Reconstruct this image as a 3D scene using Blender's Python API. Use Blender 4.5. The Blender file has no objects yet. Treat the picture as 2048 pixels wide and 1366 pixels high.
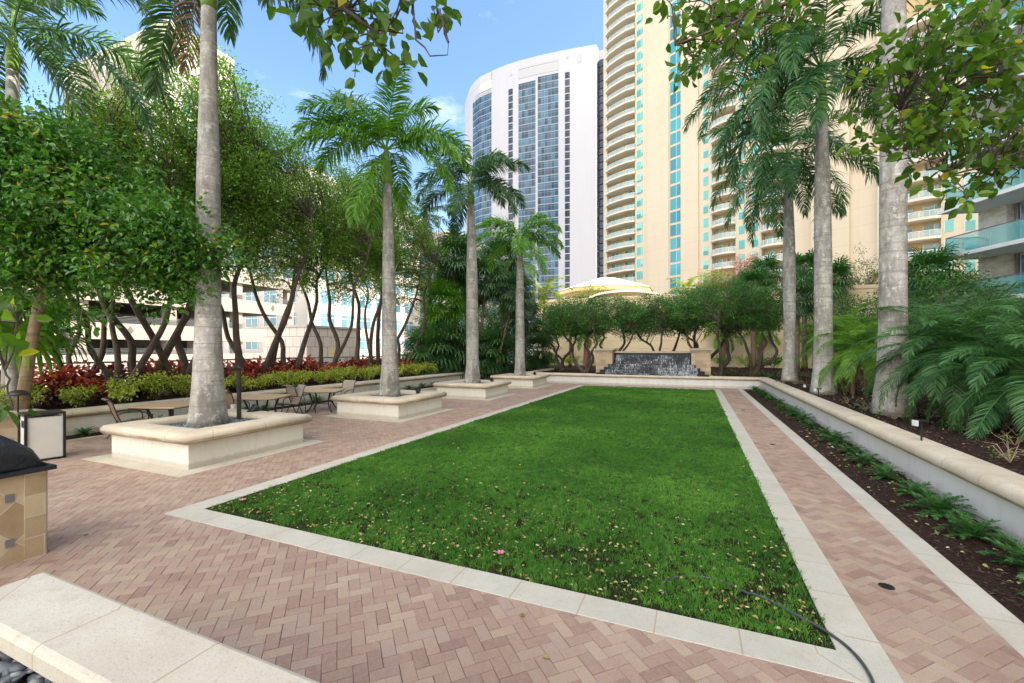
import bpy, math, random
import numpy as np
SC = bpy.context.scene
COL = SC.collection
PI = math.pi
F, HZ, CX, CH = 864.0, 699.0, 1024.0, 2.2
UX, UY = .39006, .92081          # garden long axis (away from the viewer)
VX, VY = .92081, -.39006         # garden cross axis (to the right)
def W(u, v, z=0.): return np.array([UX*u+VX*v, UY*u+VY*v, z])
def UV(x, y): return UX*x+UY*y, VX*x+VY*y
def gp(px, py, z=0.):
    d = (CH-z)*F/(py-HZ); return np.array([(px-CX)/F*d, d, z])
def at(px, py, d): return np.array([(px-CX)/F*d, d, CH-(py-HZ)/F*d])

# ---------------------------------------------------------------- materials
MATS = {}
def newmat(name):
    m = bpy.data.materials.new(name); m.use_nodes = True
    nt = m.node_tree; nt.nodes.clear()
    out = nt.nodes.new('ShaderNodeOutputMaterial')
    b = nt.nodes.new('ShaderNodeBsdfPrincipled'); nt.links.new(b.outputs[0], out.inputs[0])
    MATS[name] = m
    return m, nt, b, out
def nd(nt, typ, **kw):
    n = nt.nodes.new('ShaderNode'+typ)
    for k, v in kw.items():
        if k in n.inputs: n.inputs[k].default_value = v
        else: setattr(n, k, v)
    return n
def ramp(nt, fac, stops):
    r = nt.nodes.new('ShaderNodeValToRGB'); e = r.color_ramp.elements
    while len(e) < len(stops): e.new(.5)
    for i, (p, c) in enumerate(stops): e[i].position = p; e[i].color = (*c, 1) if len(c) == 3 else c
    nt.links.new(fac, r.inputs[0]); return r.outputs[0]
def mixc(nt, fac, a, b, mode='MIX'):
    m = nt.nodes.new('ShaderNodeMix'); m.data_type = 'RGBA'; m.blend_type = mode
    for s, x in ((m.inputs[0], fac), (m.inputs[6], a), (m.inputs[7], b)):
        if hasattr(x, 'node'): nt.links.new(x, s)
        elif isinstance(x, (int, float)): s.default_value = x
        else: s.default_value = (*x, 1)
    return m.outputs[2]
def math_(nt, op, a, b=0., c=None):
    m = nt.nodes.new('ShaderNodeMath'); m.operation = op
    for i, x in enumerate((a, b, c)):
        if x is None: continue
        if hasattr(x, 'node'): nt.links.new(x, m.inputs[i])
        else: m.inputs[i].default_value = x
    return m.outputs[0]
def coords(nt, kind='Object', scale=(1, 1, 1)):
    t = nt.nodes.new('ShaderNodeTexCoord'); mp = nt.nodes.new('ShaderNodeMapping')
    mp.inputs['Scale'].default_value = scale
    nt.links.new(t.outputs[kind], mp.inputs[0]); return mp.outputs[0]
def noise(nt, vec, scale, detail=4, rough=.55):
    n = nd(nt, 'TexNoise', Scale=scale, Detail=detail, Roughness=rough)
    nt.links.new(vec, n.inputs['Vector']); return n.outputs['Fac']
def bump(nt, b, h, strength=.3, dist=.01):
    n = nd(nt, 'Bump', Strength=strength, Distance=dist)
    nt.links.new(h, n.inputs['Height']); nt.links.new(n.outputs[0], b.inputs['Normal'])
def simple(name, c1, c2=None, scale=4., rough=.6, metal=0., bstr=0., bscale=40., spec=.5, stops=None, sc3=(1, 1, 1), bdist=.01):
    m, nt, b, o = newmat(name)
    v = coords(nt, 'Object', sc3)
    if c2 is None: c2 = tuple(x*.85 for x in c1)
    col = ramp(nt, noise(nt, v, scale), stops or [(.3, c2), (.7, c1)])
    nt.links.new(col, b.inputs['Base Color'])
    b.inputs['Roughness'].default_value = rough; b.inputs['Metallic'].default_value = metal
    b.inputs['Specular IOR Level'].default_value = spec
    if bstr: bump(nt, b, noise(nt, v, bscale), bstr, bdist)
    return m
def leafmat(name, dark, mid, light, rough=.4, trans=.35, spec=.5, dry=None):
    m, nt, b, o = newmat(name)
    a = nd(nt, 'Attribute', attribute_name='rnd')
    st = [(0., dark), (.5, mid), (.93, light)]
    if dry: st = [(0., dark), (.5, mid), (.9, light), (.97, dry)]
    col = ramp(nt, a.outputs['Fac'], st)
    nt.links.new(col, b.inputs['Base Color'])
    b.inputs['Roughness'].default_value = rough; b.inputs['Specular IOR Level'].default_value = spec
    t = nt.nodes.new('ShaderNodeBsdfTranslucent')
    c2 = mixc(nt, 1., col, (1.25, 1.35, .55), 'MULTIPLY'); nt.links.new(c2, t.inputs[0])
    mx = nt.nodes.new('ShaderNodeMixShader'); mx.inputs[0].default_value = trans
    nt.links.new(b.outputs[0], mx.inputs[1]); nt.links.new(t.outputs[0], mx.inputs[2])
    nt.links.new(mx.outputs[0], o.inputs[0])
    return m

# ---------------------------------------------------------------- objects
def wloc(o):
    v = np.zeros(3)
    while o is not None: v = v+np.array(o.location); o = o.parent
    return v
def tag(o, label=None, cat=None, group=None, kind=None):
    if label: o['label'] = label
    if cat: o['category'] = cat
    if group: o['group'] = group
    if kind: o['kind'] = kind
    return o
def empty(name, loc, label=None, cat=None, group=None):
    o = bpy.data.objects.new(name, None); COL.objects.link(o)
    o.location = tuple(float(x) for x in loc); o.empty_display_size = .2
    return tag(o, label, cat, group)
def mk(name, V, Fs, mat, parent=None, smooth=False, rnd=None, uv=None, local=False):
    """one mesh object; V world coordinates (local=True: already relative to parent)"""
    V = np.asarray(V, dtype=np.float32).reshape(-1, 3)
    if parent is not None and not local: V = V-wloc(parent).astype(np.float32)
    if not isinstance(Fs, list): Fs = [Fs]
    me = bpy.data.meshes.new(name)
    if len(Fs) and isinstance(Fs[0], np.ndarray):
        arrs = Fs
    else:
        by = {}
        for f in Fs: by.setdefault(len(f), []).append(f)
        if rnd is not None or uv is not None or len(by) > 0:
            order = []
            for k in by:
                order += [i for i, f in enumerate(Fs) if len(f) == k]
            if rnd is not None: rnd = np.asarray(rnd)[order]
            if uv is not None: uv = [uv[i] for i in order]
        arrs = [np.array(by[k], dtype=np.int32) for k in by]
    loops = np.concatenate([a.ravel() for a in arrs]).astype(np.int32)
    starts = []; s = 0
    for a in arrs:
        starts.append(s+np.arange(len(a), dtype=np.int32)*a.shape[1]); s += a.size
    starts = np.concatenate(starts)
    me.vertices.add(len(V)); me.vertices.foreach_set('co', V.ravel())
    me.loops.add(len(loops)); me.loops.foreach_set('vertex_index', loops)
    me.polygons.add(len(starts)); me.polygons.foreach_set('loop_start', starts)
    me.polygons.foreach_set('use_smooth', np.full(len(starts), bool(smooth)))
    me.update(calc_edges=True)
    if rnd is not None:
        at_ = me.attributes.new('rnd', 'FLOAT', 'FACE'); at_.data.foreach_set('value', np.asarray(rnd, dtype=np.float32))
    if uv is not None:
        l = me.uv_layers.new(name='UVMap')
        l.data.foreach_set('uv', np.concatenate([np.asarray(x, dtype=np.float32).ravel() for x in uv]))
    if mat: me.materials.append(mat if not isinstance(mat, str) else MATS[mat])
    o = bpy.data.objects.new(name, me); COL.objects.link(o)
    if parent is not None: o.parent = parent
    return o
def copy_tree(o, parent=None, loc=None, rz=None, s=None, kids=True):
    c = o.copy(); COL.objects.link(c); c.parent = parent
    if loc is not None: c.location = tuple(float(x) for x in loc)
    if rz is not None: c.rotation_euler = (0, 0, rz)
    if s is not None: c.scale = (s, s, s) if isinstance(s, (int, float)) else s
    if kids:
        for ch in list(o.children): copy_tree(ch, c)
    return c
class MB:
    def __init__(s): s.v = []; s.f = []; s.r = []; s.uv = []
    def add(s, V, Fc, r=None, uv=None):
        n = len(s.v); s.v += [tuple(p) for p in V]
        for i, f in enumerate(Fc):
            s.f.append([n+k for k in f]); s.r.append(random.random() if r is None else r)
            s.uv.append(uv[i] if uv else [(0, 0)]*len(f))
    def frame(s, o, ax, ay, az, x0, x1, y0, y1, z0, z1, r=None):
        """box in a frame: origin o, unit axes"""
        o, ax, ay, az = map(np.array, (o, ax, ay, az))
        P = [o+ax*x+ay*y+az*z for z in (z0, z1) for (x, y) in ((x0, y0), (x1, y0), (x1, y1), (x0, y1))]
        s.add(P, [(0, 3, 2, 1), (4, 5, 6, 7), (0, 1, 5, 4), (1, 2, 6, 5), (2, 3, 7, 6), (3, 0, 4, 7)], r)
    def box(s, x0, x1, y0, y1, z0, z1, r=None): s.frame((0, 0, 0), (1, 0, 0), (0, 1, 0), (0, 0, 1), x0, x1, y0, y1, z0, z1, r)
    def gbox(s, u0, u1, v0, v1, z0, z1, r=None): s.frame((0, 0, 0), (VX, VY, 0), (UX, UY, 0), (0, 0, 1), v0, v1, u0, u1, z0, z1, r)
    def gboxuv(s, u0, u1, v0, v1, z0, z1):
        n = len(s.f); s.gbox(u0, u1, v0, v1, z0, z1); du, dv, h = u1-u0, v1-v0, z1-z0; q = lambda a, b: [(0, 0), (a, 0), (a, b), (0, b)]
        s.uv[n:] = [q(dv, du), q(dv, du), q(dv, h), q(du, h), q(dv, h), q(du, h)]
    def cbox(s, u0, u1, v0, v1, z0, z1, c=.01):
        """garden-aligned box with chamfered edges"""
        P = []
        for (z, i) in ((z0, 0), (z1-c, 0), (z1, c)):
            for (u, v) in ((u0+i, v0+i), (u0+i, v1-i), (u1-i, v1-i), (u1-i, v0+i)): P.append(W(u, v, z))
        fs = [(3, 2, 1, 0)[::-1], (8, 9, 10, 11)]
        for k in (0, 4):
            for j in range(4): fs.append((k+j, k+(j+1) % 4, k+4+(j+1) % 4, k+4+j))
        s.add(P, fs)
    def tube(s, pts, rad, n=6, cap=True, r=None):
        pts = [np.array(p, dtype=float) for p in pts]
        if not hasattr(rad, '__len__'): rad = [rad]*len(pts)
        N = len(s.v); ref = None
        for i, p in enumerate(pts):
            t = pts[min(i+1, len(pts)-1)]-pts[max(i-1, 0)]; t = t/(np.linalg.norm(t)+1e-9)
            if ref is None: ref = np.array([0, 0, 1.]) if abs(t[2]) < .9 else np.array([1., 0, 0])
            a = np.cross(t, ref); a /= np.linalg.norm(a)+1e-9; b = np.cross(t, a); ref = np.cross(a, t)
            for k in range(n):
                an = 2*PI*k/n
                s.v.append(tuple(p+(a*math.cos(an)+b*math.sin(an))*rad[i]))
        rr = random.random() if r is None else r
        for i in range(len(pts)-1):
            for k in range(n):
                s.f.append([N+i*n+k, N+i*n+(k+1) % n, N+(i+1)*n+(k+1) % n, N+(i+1)*n+k]); s.r.append(rr); s.uv.append([(0, 0)]*4)
        if cap:
            s.f.append([N+k for k in range(n)][::-1]); s.r.append(rr); s.uv.append([(0, 0)]*n)
            s.f.append([N+(len(pts)-1)*n+k for k in range(n)]); s.r.append(rr); s.uv.append([(0, 0)]*n)
    def lathe(s, prof, o=(0, 0, 0), n=16, r=None, cap=True):
        s_pts = [(o[0], o[1], o[2]+z) for (_, z) in prof]; N = len(s.v)
        for (rad, z) in prof:
            for k in range(n):
                a = 2*PI*k/n; s.v.append((o[0]+rad*math.cos(a), o[1]+rad*math.sin(a), o[2]+z))
        for i in range(len(prof)-1):
            for k in range(n):
                s.f.append([N+i*n+k, N+i*n+(k+1) % n, N+(i+1)*n+(k+1) % n, N+(i+1)*n+k]); s.r.append(r or 0); s.uv.append([(0, 0)]*4)
        if cap:
            s.f.append([N+k for k in range(n)][::-1]); s.r.append(0); s.uv.append([(0, 0)]*n)
            s.f.append([N+(len(prof)-1)*n+k for k in range(n)]); s.r.append(0); s.uv.append([(0, 0)]*n)
    def prism(s, poly, z0, z1, top=True):
        n = len(poly); P = [(p[0], p[1], z0) for p in poly]+[(p[0], p[1], z1) for p in poly]
        fs = [(k, (k+1) % n, n+(k+1) % n, n+k) for k in range(n)]
        if top: fs += [tuple(range(n, 2*n)), tuple(range(n))[::-1]]
        s.add(P, fs)
    def sweep(s, path, prof, closed=False):
        """path: xy points; prof: closed loop of (offset to the right of travel, z); UV = metres"""
        path = [np.array(p[:2], dtype=float) for p in path]; n = len(path); m = len(prof)
        rings = []; L = [0.]
        pl = [0.]
        for j in range(m): pl.append(pl[-1]+math.dist(prof[j], prof[(j+1) % m]))
        for i in range(n):
            if closed or 0 < i < n-1:
                a = path[i]-path[i-1]; b = path[(i+1) % n]-path[i]
            elif i == 0: a = b = path[1]-path[0]
            else: a = b = path[-1]-path[-2]
            a = a/np.linalg.norm(a); b = b/np.linalg.norm(b)
            na = np.array([a[1], -a[0]]); nb = np.array([b[1], -b[0]])
            mi = na+nb; mi /= np.linalg.norm(mi); k = 1/max(.3, float(mi@na))
            rings.append([(path[i][0]+mi[0]*o*k, path[i][1]+mi[1]*o*k, z) for (o, z) in prof])
            if i: L.append(L[-1]+float(np.linalg.norm(path[i]-path[i-1])))
        if closed: L.append(L[-1]+float(np.linalg.norm(path[0]-path[-1])))
        N = len(s.v)
        for r in rings: s.v += r
        for i in range(n if closed else n-1):
            i2 = (i+1) % n
            for j in range(m):
                j2 = (j+1) % m
                s.f.append([N+i*m+j, N+i*m+j2, N+i2*m+j2, N+i2*m+j]); s.r.append(0.)
                s.uv.append([(L[i], pl[j]), (L[i], pl[j+1]), (L[i+1], pl[j+1]), (L[i+1], pl[j])])
        if not closed:
            s.f.append([N+j for j in range(m)]); s.r.append(0.); s.uv.append([(.5, 0)]*m)
            s.f.append([N+(n-1)*m+j for j in range(m)][::-1]); s.r.append(0.); s.uv.append([(.5, 0)]*m)
    def build(s, name, mat, parent=None, smooth=False, uv=False, local=False):
        return mk(name, s.v, s.f, mat, parent, smooth, s.r, s.uv if uv else None, local)
def cut_path(path, step):
    out = []
    for a, b in zip(path[:-1], path[1:]):
        a, b = np.array(a[:2]), np.array(b[:2]); k = max(1, int(np.linalg.norm(b-a)/step))
        out += [a+(b-a)*i/k for i in range(k)]
    return out+[np.array(path[-1][:2])]
ORD = 'first second third fourth fifth sixth seventh eighth ninth tenth eleventh twelfth thirteenth fourteenth fifteenth sixteenth seventeenth eighteenth nineteenth twentieth'.split()
ORD += ['twenty-'+x for x in ORD[:9]]+['thirtieth']+['thirty-'+x for x in ORD[:9]]+['fortieth']+['forty-'+x for x in ORD[:9]]
def vnoise(x, y, seed=0):
    """cheap smooth value noise, numpy arrays"""
    xi, yi = np.floor(x), np.floor(y); fx, fy = x-xi, y-yi
    def h(a, b):
        t = np.sin(a*127.1+b*311.7+seed*74.7)*43758.5453; return t-np.floor(t)
    fx, fy = fx*fx*(3-2*fx), fy*fy*(3-2*fy)
    return (h(xi, yi)*(1-fx)+h(xi+1, yi)*fx)*(1-fy)+(h(xi, yi+1)*(1-fx)+h(xi+1, yi+1)*fx)*fy
def fbm(x, y, seed=0): return (vnoise(x, y, seed)+.5*vnoise(x*2.1, y*2.1, seed+1)+.25*vnoise(x*4.3, y*4.3, seed+2))/1.75

# ---------------------------------------------------------------- leaves
def norm(a): return a/(np.linalg.norm(a, axis=-1, keepdims=True)+1e-9)
def leaf_arrays(P, D, N, L, Wd, shape='leaf', cup=.15):
    """P base points, D directions, N rough normals -> V, [F]"""
    D = norm(D); S = norm(np.cross(D, N)); N2 = np.cross(S, D)
    L = L[:, None]; Wd = Wd[:, None]; n = len(P)
    if shape == 'diamond':
        V = np.stack([P, P+D*L*.5+S*Wd*.5, P+D*L, P+D*L*.5-S*Wd*.5], 1)
        return V.reshape(-1, 3), [np.arange(n*4, dtype=np.int32).reshape(n, 4)], 1
    up = N2*Wd*cup
    V = np.stack([P, P+D*L*.28+S*Wd*.42+up, P+D*L*.68+S*Wd*.46+up, P+D*L-N2*L*.1,
                  P+D*L*.68-S*Wd*.46+up, P+D*L*.28-S*Wd*.42+up], 1)
    b = np.arange(n, dtype=np.int32)[:, None]*6
    Fa = np.concatenate([b+np.array([[0, 1, 2, 3]]), b+np.array([[0, 3, 4, 5]])], 1).reshape(-1, 4)
    return V.reshape(-1, 3), [Fa.astype(np.int32)], 2
def scatter_leaves(rng, centers, per, rad, size, aspect=.55, shape='diamond', droop=.3, up=.6, flat=1., var=.35, outc=None):
    C = np.repeat(np.asarray(centers), per, axis=0); n = len(C)
    off = rng.normal(size=(n, 3)); off[:, 2] *= flat
    off = norm(off)*(rng.random((n, 1))**.5)*rad
    P = C+off
    D = norm(off)+rng.normal(size=(n, 3))*.7; D[:, 2] -= droop
    N = rng.normal(size=(n, 3))*.7+np.array([0, 0, up])
    L = size*(1+rng.normal(size=n)*.22).clip(.5, 1.7)
    V, Fs, k = leaf_arrays(P, D, N, L, L*aspect, shape)
    cl = np.repeat(rng.random(len(centers)), per)
    r = (cl*.5+rng.random(n)*.5+rng.normal(size=n)*.08).clip(0, 1)*(1-0)  # clump tone plus leaf tone
    return V, Fs, np.repeat(r, k)
def limb(rng, p0, p1, n=8, wig=.12, sag=0.):
    p0, p1 = np.array(p0, float), np.array(p1, float); d = np.linalg.norm(p1-p0)
    c = p0*.55+p1*.45+np.array([0, 0, .15*d+sag])+rng.normal(size=3)*wig*d
    pts = []
    for i in range(n):
        t = i/(n-1); q = (1-t)**2*p0+2*t*(1-t)*c+t*t*p1
        if 0 < i < n-1: q = q+rng.normal(size=3)*wig*.14*d
        pts.append(q)
    return pts
def tree(name, root_loc, stems, targets, leafspec, trunk_mat, leaf_mat, label=None, cat='tree', group=None, seed=1, rb=.35, twig=.006, extra=2, sides=6):
    """stems: list of (points, radii) relative to root; targets: crown points relative to root"""
    rng = np.random.default_rng(seed)
    root = empty(name, root_loc, label, cat, group)
    mb = MB(); nodes = []
    for pts, rad in stems:
        mb.tube(pts, rad, 8)
        for i, (p, r) in enumerate(zip(pts, rad)):
            if i >= len(pts)*.35: nodes.append((np.array(p, float), r))
    NP = np.array([n[0] for n in nodes]); cent = []
    for t in targets:
        dd = np.linalg.norm(NP-t, axis=1)+np.where(NP[:, 2] > t[2]+.2, 3., 0.)
        k = int(np.argmin(dd)); r0 = nodes[k][1]*rb
        pts = limb(rng, NP[k], t, 7, .16)
        mb.tube(pts, list(np.linspace(max(r0, twig*1.8), twig, 7)), sides-2 if r0 < .02 else sides, cap=False)
        cent.append(t)
        if extra:
            for j in range(extra):
                q = np.array(pts[4+j % 2])+rng.normal(size=3)*leafspec['rad']*.8
                mb.tube([pts[3], (np.array(pts[3])+q)/2+rng.normal(size=3)*.05, q], [twig*1.6, twig*1.2, twig*.7], 4, cap=False)
                cent.append(q)
    mb.build('trunk', trunk_mat, root, smooth=True, local=True)
    V, Fs, r = scatter_leaves(rng, np.array(cent), **leafspec)
    mk('crown', V, Fs, leaf_mat, root, rnd=r, local=True)
    return root
def blob_targets(rng, blobs, dens=1.):
    """blobs: (cx,cy,cz, rx,ry,rz, n): points biased to the surface"""
    out = []
    for (cx, cy, cz, rx, ry, rz, n) in blobs:
        d = norm(rng.normal(size=(int(n*dens), 3))); q = rng.random((len(d), 1))**.4
        out.append(np.array([cx, cy, cz])+d*q*np.array([rx, ry, rz]))
    return np.concatenate(out)
# ---------------------------------------------------------------- palms
def frond_arrays(rng, L=3., e0=.8, droop=1.6, nl=60, ll=.65, lw=.035, hang=.6, plume=.35, bare=.14, bend=0., rr=.028):
    K = 14; s = np.linspace(0, 1, K); ang = e0-droop*s**1.25; ds = L/(K-1)
    x = np.concatenate([[0], np.cumsum(np.cos(ang[:-1])*ds)]); z = np.concatenate([[0], np.cumsum(np.sin(ang[:-1])*ds)])
    y = bend*s**2*L
    mb = MB(); mb.tube(np.stack([x, y, z], 1), list(np.linspace(rr, rr*.15, K)), 4)
    V0 = np.array(mb.v); F0 = [f for f in mb.f if len(f) == 4]
    si = np.repeat(np.linspace(bare, .995, nl), 2)+rng.normal(size=2*nl)*.006; si = si.clip(bare, 1); sd = np.tile([1., -1.], nl)
    n = 2*nl
    P = np.stack([np.interp(si, s, x), np.interp(si, s, y), np.interp(si, s, z)], 1)
    a = np.interp(si, s, ang); T = np.stack([np.cos(a), 0*a, np.sin(a)], 1); Nn = np.stack([-np.sin(a), 0*a, np.cos(a)], 1)
    S = np.tile([[0., 1., 0.]], (n, 1))*sd[:, None]
    sp = np.interp(si, [0, .3, .8, 1], [1.25, 1.1, .75, .35])
    tilt = rng.normal(size=n)*plume+.1
    D = norm(T*np.cos(sp)[:, None]+S*np.sin(sp)[:, None]+Nn*tilt[:, None])
    ln = ll*np.interp(si, [bare, .35, .75, 1], [.65, 1., .85, .38])*(1+rng.normal(size=n)*.08)
    wv = norm(T-D*np.sum(T*D, 1, keepdims=True)+Nn*rng.normal(size=(n, 1))*.3)
    ln = ln[:, None]; w = lw*(1+rng.normal(size=(n, 1))*.15)
    m1 = P+D*ln*.4; D2 = norm(D+np.array([0, 0, -hang*.55])); m2 = m1+D2*ln*.33; D3 = norm(D2+np.array([0, 0, -hang])); tip = m2+D3*ln*.27
    V = np.stack([P-wv*w*.3, P+wv*w*.3, m1+wv*w*.5, m1-wv*w*.5, m2+wv*w*.38, m2-wv*w*.38, tip], 1).reshape(-1, 3)+0
    b = (np.arange(n)*7+len(V0))[:, None]
    q = np.concatenate([b+np.array([[0, 1, 2, 3]]), b+np.array([[3, 2, 4, 5]])], 0); t = b+np.array([[5, 4, 6]])
    r = rng.random(n)
    V = np.concatenate([V0, V]); rn = np.concatenate([np.full(len(F0), .85), r, r, r])
    return V, [np.concatenate([np.array(F0), q]).astype(np.int32), t.astype(np.int32)], rn
def fan_arrays(rng, pet=.9, R=.75, e0=.6, n=34, droop=.5, spread=2.5):
    """fan leaf: petiole then radial blades"""
    mb = MB(); K = 5
    pts = [np.array([pet*i/(K-1)*math.cos(e0-.25*i/K), 0, pet*i/(K-1)*math.sin(e0-.25*i/K)]) for i in range(K)]
    mb.tube(pts, [.018]*K, 4); V0 = np.array(mb.v); F0 = [f for f in mb.f if len(f) == 4]
    c = pts[-1]; e = e0-.35; T = np.array([math.cos(e), 0, math.sin(e)]); S = np.array([0, 1., 0]); Nn = np.array([-math.sin(e), 0, math.cos(e)])
    a = np.linspace(-spread, spread, n)
    D = T*np.cos(a)[:, None]+S*np.sin(a)[:, None]+Nn*(.12*np.cos(np.arange(n)*PI))[:, None]+Nn*.1
    D = norm(D); ln = (R*(1-.18*np.abs(a)/spread)*(1+rng.normal(size=n)*.05))[:, None]
    wv = norm(np.cross(D, Nn)); ww = R*2*spread/n*.5
    P = np.tile(c, (n, 1)); m1 = P+D*ln*.6; D2 = norm(D+np.array([0, 0, -droop])); m2 = m1+D2*ln*.25; D3 = norm(D2+np.array([0, 0, -droop*1.6])); tip = m2+D3*ln*.22
    V = np.stack([P-wv*.01, P+wv*.01, m1+wv*ww*.62, m1-wv*ww*.62, m2+wv*ww*.35, m2-wv*ww*.35, tip], 1).reshape(-1, 3)
    b = (np.arange(n)*7+len(V0))[:, None]
    q = np.concatenate([b+np.array([[0, 1, 2, 3]]), b+np.array([[3, 2, 4, 5]])], 0); t = b+np.array([[5, 4, 6]])
    r = rng.random()*.6+rng.random(n)*.4
    return np.concatenate([V0, V]), [np.concatenate([np.array(F0), q]).astype(np.int32), t.astype(np.int32)], np.concatenate([np.full(len(F0), .8), r, r, r])
# ================================================================ materials
simple('stucco', (.74, .71, .62), (.66, .63, .54), 1.3, .85, bstr=.25, bscale=160)
simple('stucco_white', (.76, .75, .71), (.66, .65, .6), .9, .85, bstr=.2, bscale=160)
def stone(name, joint, c1=(.68, .59, .45), c2=(.56, .46, .33), stain=True):
    m, nt, b, o = newmat(name)
    v = coords(nt, 'Object')
    c = ramp(nt, noise(nt, v, 1.7, 6, .6), [(.3, c2), (.62, c1)])
    c = mixc(nt, ramp(nt, noise(nt, v, 90, 2), [(.3, (.55, .55, .55)), (.42, (0, 0, 0))]), c, (.28, .24, .19))
    c = mixc(nt, ramp(nt, noise(nt, v, 11, 5, .7), [(.5, (0, 0, 0)), (.85, (.5, .5, .5))]), c, (.45, .38, .28))
    uv = coords(nt, 'UV')
    s = nt.nodes.new('ShaderNodeSeparateXYZ'); nt.links.new(uv, s.inputs[0])
    if joint:
        fr = math_(nt, 'FRACT', math_(nt, 'DIVIDE', s.outputs[0], joint))
        j = math_(nt, 'LESS_THAN', fr, .012/joint)
        c = mixc(nt, math_(nt, 'MULTIPLY', j, .75), c, (.33, .25, .15))
        cell = math_(nt, 'FLOOR', math_(nt, 'DIVIDE', s.outputs[0], joint))
        wn = nt.nodes.new('ShaderNodeTexWhiteNoise'); wn.noise_dimensions = '1D'; nt.links.new(cell, wn.inputs['W'])
        c = mixc(nt, math_(nt, 'MULTIPLY', wn.outputs[0], .22), c, (.5, .42, .31))
    if name == 'coping':
        # brown algae run on the underside of the bullnose and blotches along the top
        lo = math_(nt, 'LESS_THAN', s.outputs[1], .13); hi = math_(nt, 'MULTIPLY', math_(nt, 'GREATER_THAN', s.outputs[1], .84), math_(nt, 'LESS_THAN', s.outputs[1], 1.))
        sn = ramp(nt, noise(nt, coords(nt, 'UV', (1., 9., 1.)), 1.6, 6, .7), [(.38, (0, 0, 0)), (.6, (.75, .75, .75))])
        c = mixc(nt, math_(nt, 'MULTIPLY', math_(nt, 'MAXIMUM', lo, hi), sn), c, (.22, .15, .08))
    c = mixc(nt, ramp(nt, noise(nt, v, 3.1, 7, .75), [(.55, (0, 0, 0)), (.75, (.45, .45, .45))]), c, (.33, .28, .20))
    nt.links.new(c, b.inputs['Base Color']); b.inputs['Roughness'].default_value = .8
    bump(nt, b, noise(nt, v, 70, 5, .7), .35, .006)
    return m
stone('coping', .86); stone('curb', .61, (.55, .52, .44), (.47, .44, .36)); stone('pad', .9, (.60, .55, .44), (.50, .45, .35)); stone('bench', .86, (.62, .57, .46), (.53, .47, .37))
def brickmat():
    m, nt, b, o = newmat('paver')
    a = nd(nt, 'Attribute', attribute_name='rnd')
    c = ramp(nt, a.outputs['Fac'], [(0, (.26, .145, .095)), (.22, (.36, .22, .15)), (.45, (.42, .275, .19)), (.62, (.42, .30, .225)), (.8, (.48, .34, .22)), (.92, (.50, .375, .265)), (1, (.53, .42, .32))])
    v = coords(nt, 'Object')
    c = mixc(nt, ramp(nt, noise(nt, v, 22, 5, .7), [(.35, (0, 0, 0)), (.75, (.45, .45, .45))]), c, (.50, .41, .37))
    c = mixc(nt, ramp(nt, noise(nt, v, 150, 3, .8), [(.4, (.5, .5, .5)), (.55, (0, 0, 0))]), c, (.22, .13, .105))
    c = mixc(nt, ramp(nt, noise(nt, v, 95, 3, .8), [(.58, (0, 0, 0)), (.68, (.4, .4, .4))]), c, (.62, .52, .48))
    c = mixc(nt, ramp(nt, noise(nt, v, .55, 4, .6), [(.42, (0, 0, 0)), (.7, (.3, .3, .3))]), c, (.25, .155, .125))
    nt.links.new(c, b.inputs['Base Color'])
    rg = ramp(nt, noise(nt, v, .8), [(.3, (.42, .42, .42)), (.7, (.7, .7, .7))]); nt.links.new(rg, b.inputs['Roughness'])
    bump(nt, b, noise(nt, v, 130, 4, .7), .4, .004)
brickmat()
simple('sand_joint', (.20, .145, .11), (.12, .085, .065), 9, .95)
simple('ground', (.34, .33, .30), (.28, .27, .25), .3, .9)
simple('asphalt', (.10, .10, .10), (.07, .07, .07), 3, .9)
simple('soil', (.035, .028, .022), (.014, .011, .009), 9, .95, bstr=.9, bscale=60, bdist=.03, spec=.08)
def lawnbase():
    m, nt, b, o = newmat('lawn_base'); v = coords(nt, 'Object')
    c = ramp(nt, noise(nt, v, 6, 5, .7), [(.35, (.014, .012, .008)), (.62, (.035, .045, .014))]); b.inputs['Specular IOR Level'].default_value = .06
    nt.links.new(c, b.inputs['Base Color']); b.inputs['Roughness'].default_value = .95
    bump(nt, b, noise(nt, v, 60), .8, .02)
lawnbase()
simple('thatch', (.06, .12, .022), (.035, .065, .016), 9, .95, spec=.06, bstr=.6, bscale=60)
simple('mulch', (.075, .045, .035), (.022, .014, .012), 26, .95, bstr=1., bscale=45, bdist=.04, sc3=(1, 1.6, 1), spec=.08)
leafmat('chip', (.025, .016, .013), (.06, .038, .03), (.16, .11, .085), .9, 0., .2)
leafmat('grass', (.045, .14, .026), (.10, .27, .045), (.20, .41, .075), .6, .45, .2)
leafmat('litter', (.20, .13, .06), (.42, .36, .10), (.55, .50, .30), .7, .2, .3)
leafmat('leaf_row', (.07, .16, .018), (.16, .31, .04), (.30, .46, .08), .45, .5, dry=(.25, .22, .06))
leafmat('leaf_glossy', (.025, .11, .014), (.07, .21, .028), (.17, .36, .05), .3, .38, .6, dry=(.42, .36, .04))
leafmat('leaf_near', (.04, .10, .012), (.085, .18, .020), (.18, .30, .035), .38, .5, .4, dry=(.45, .40, .03))
leafmat('leaf_dark', (.022, .10, .022), (.065, .19, .036), (.17, .34, .06), .4, .36, .4)
leafmat('leaf_olive', (.09, .11, .02), (.16, .19, .03), (.30, .31, .06), .6, .3)
leafmat('leaf_red', (.16, .012, .016), (.40, .045, .032), (.66, .19, .07), .4, .3)
leafmat('leaf_plum', (.07, .010, .018), (.19, .026, .034), (.42, .10, .055), .4, .3)
leafmat('leaf_yellow', (.14, .22, .025), (.42, .50, .06), (.75, .74, .18), .4, .35)
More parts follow.
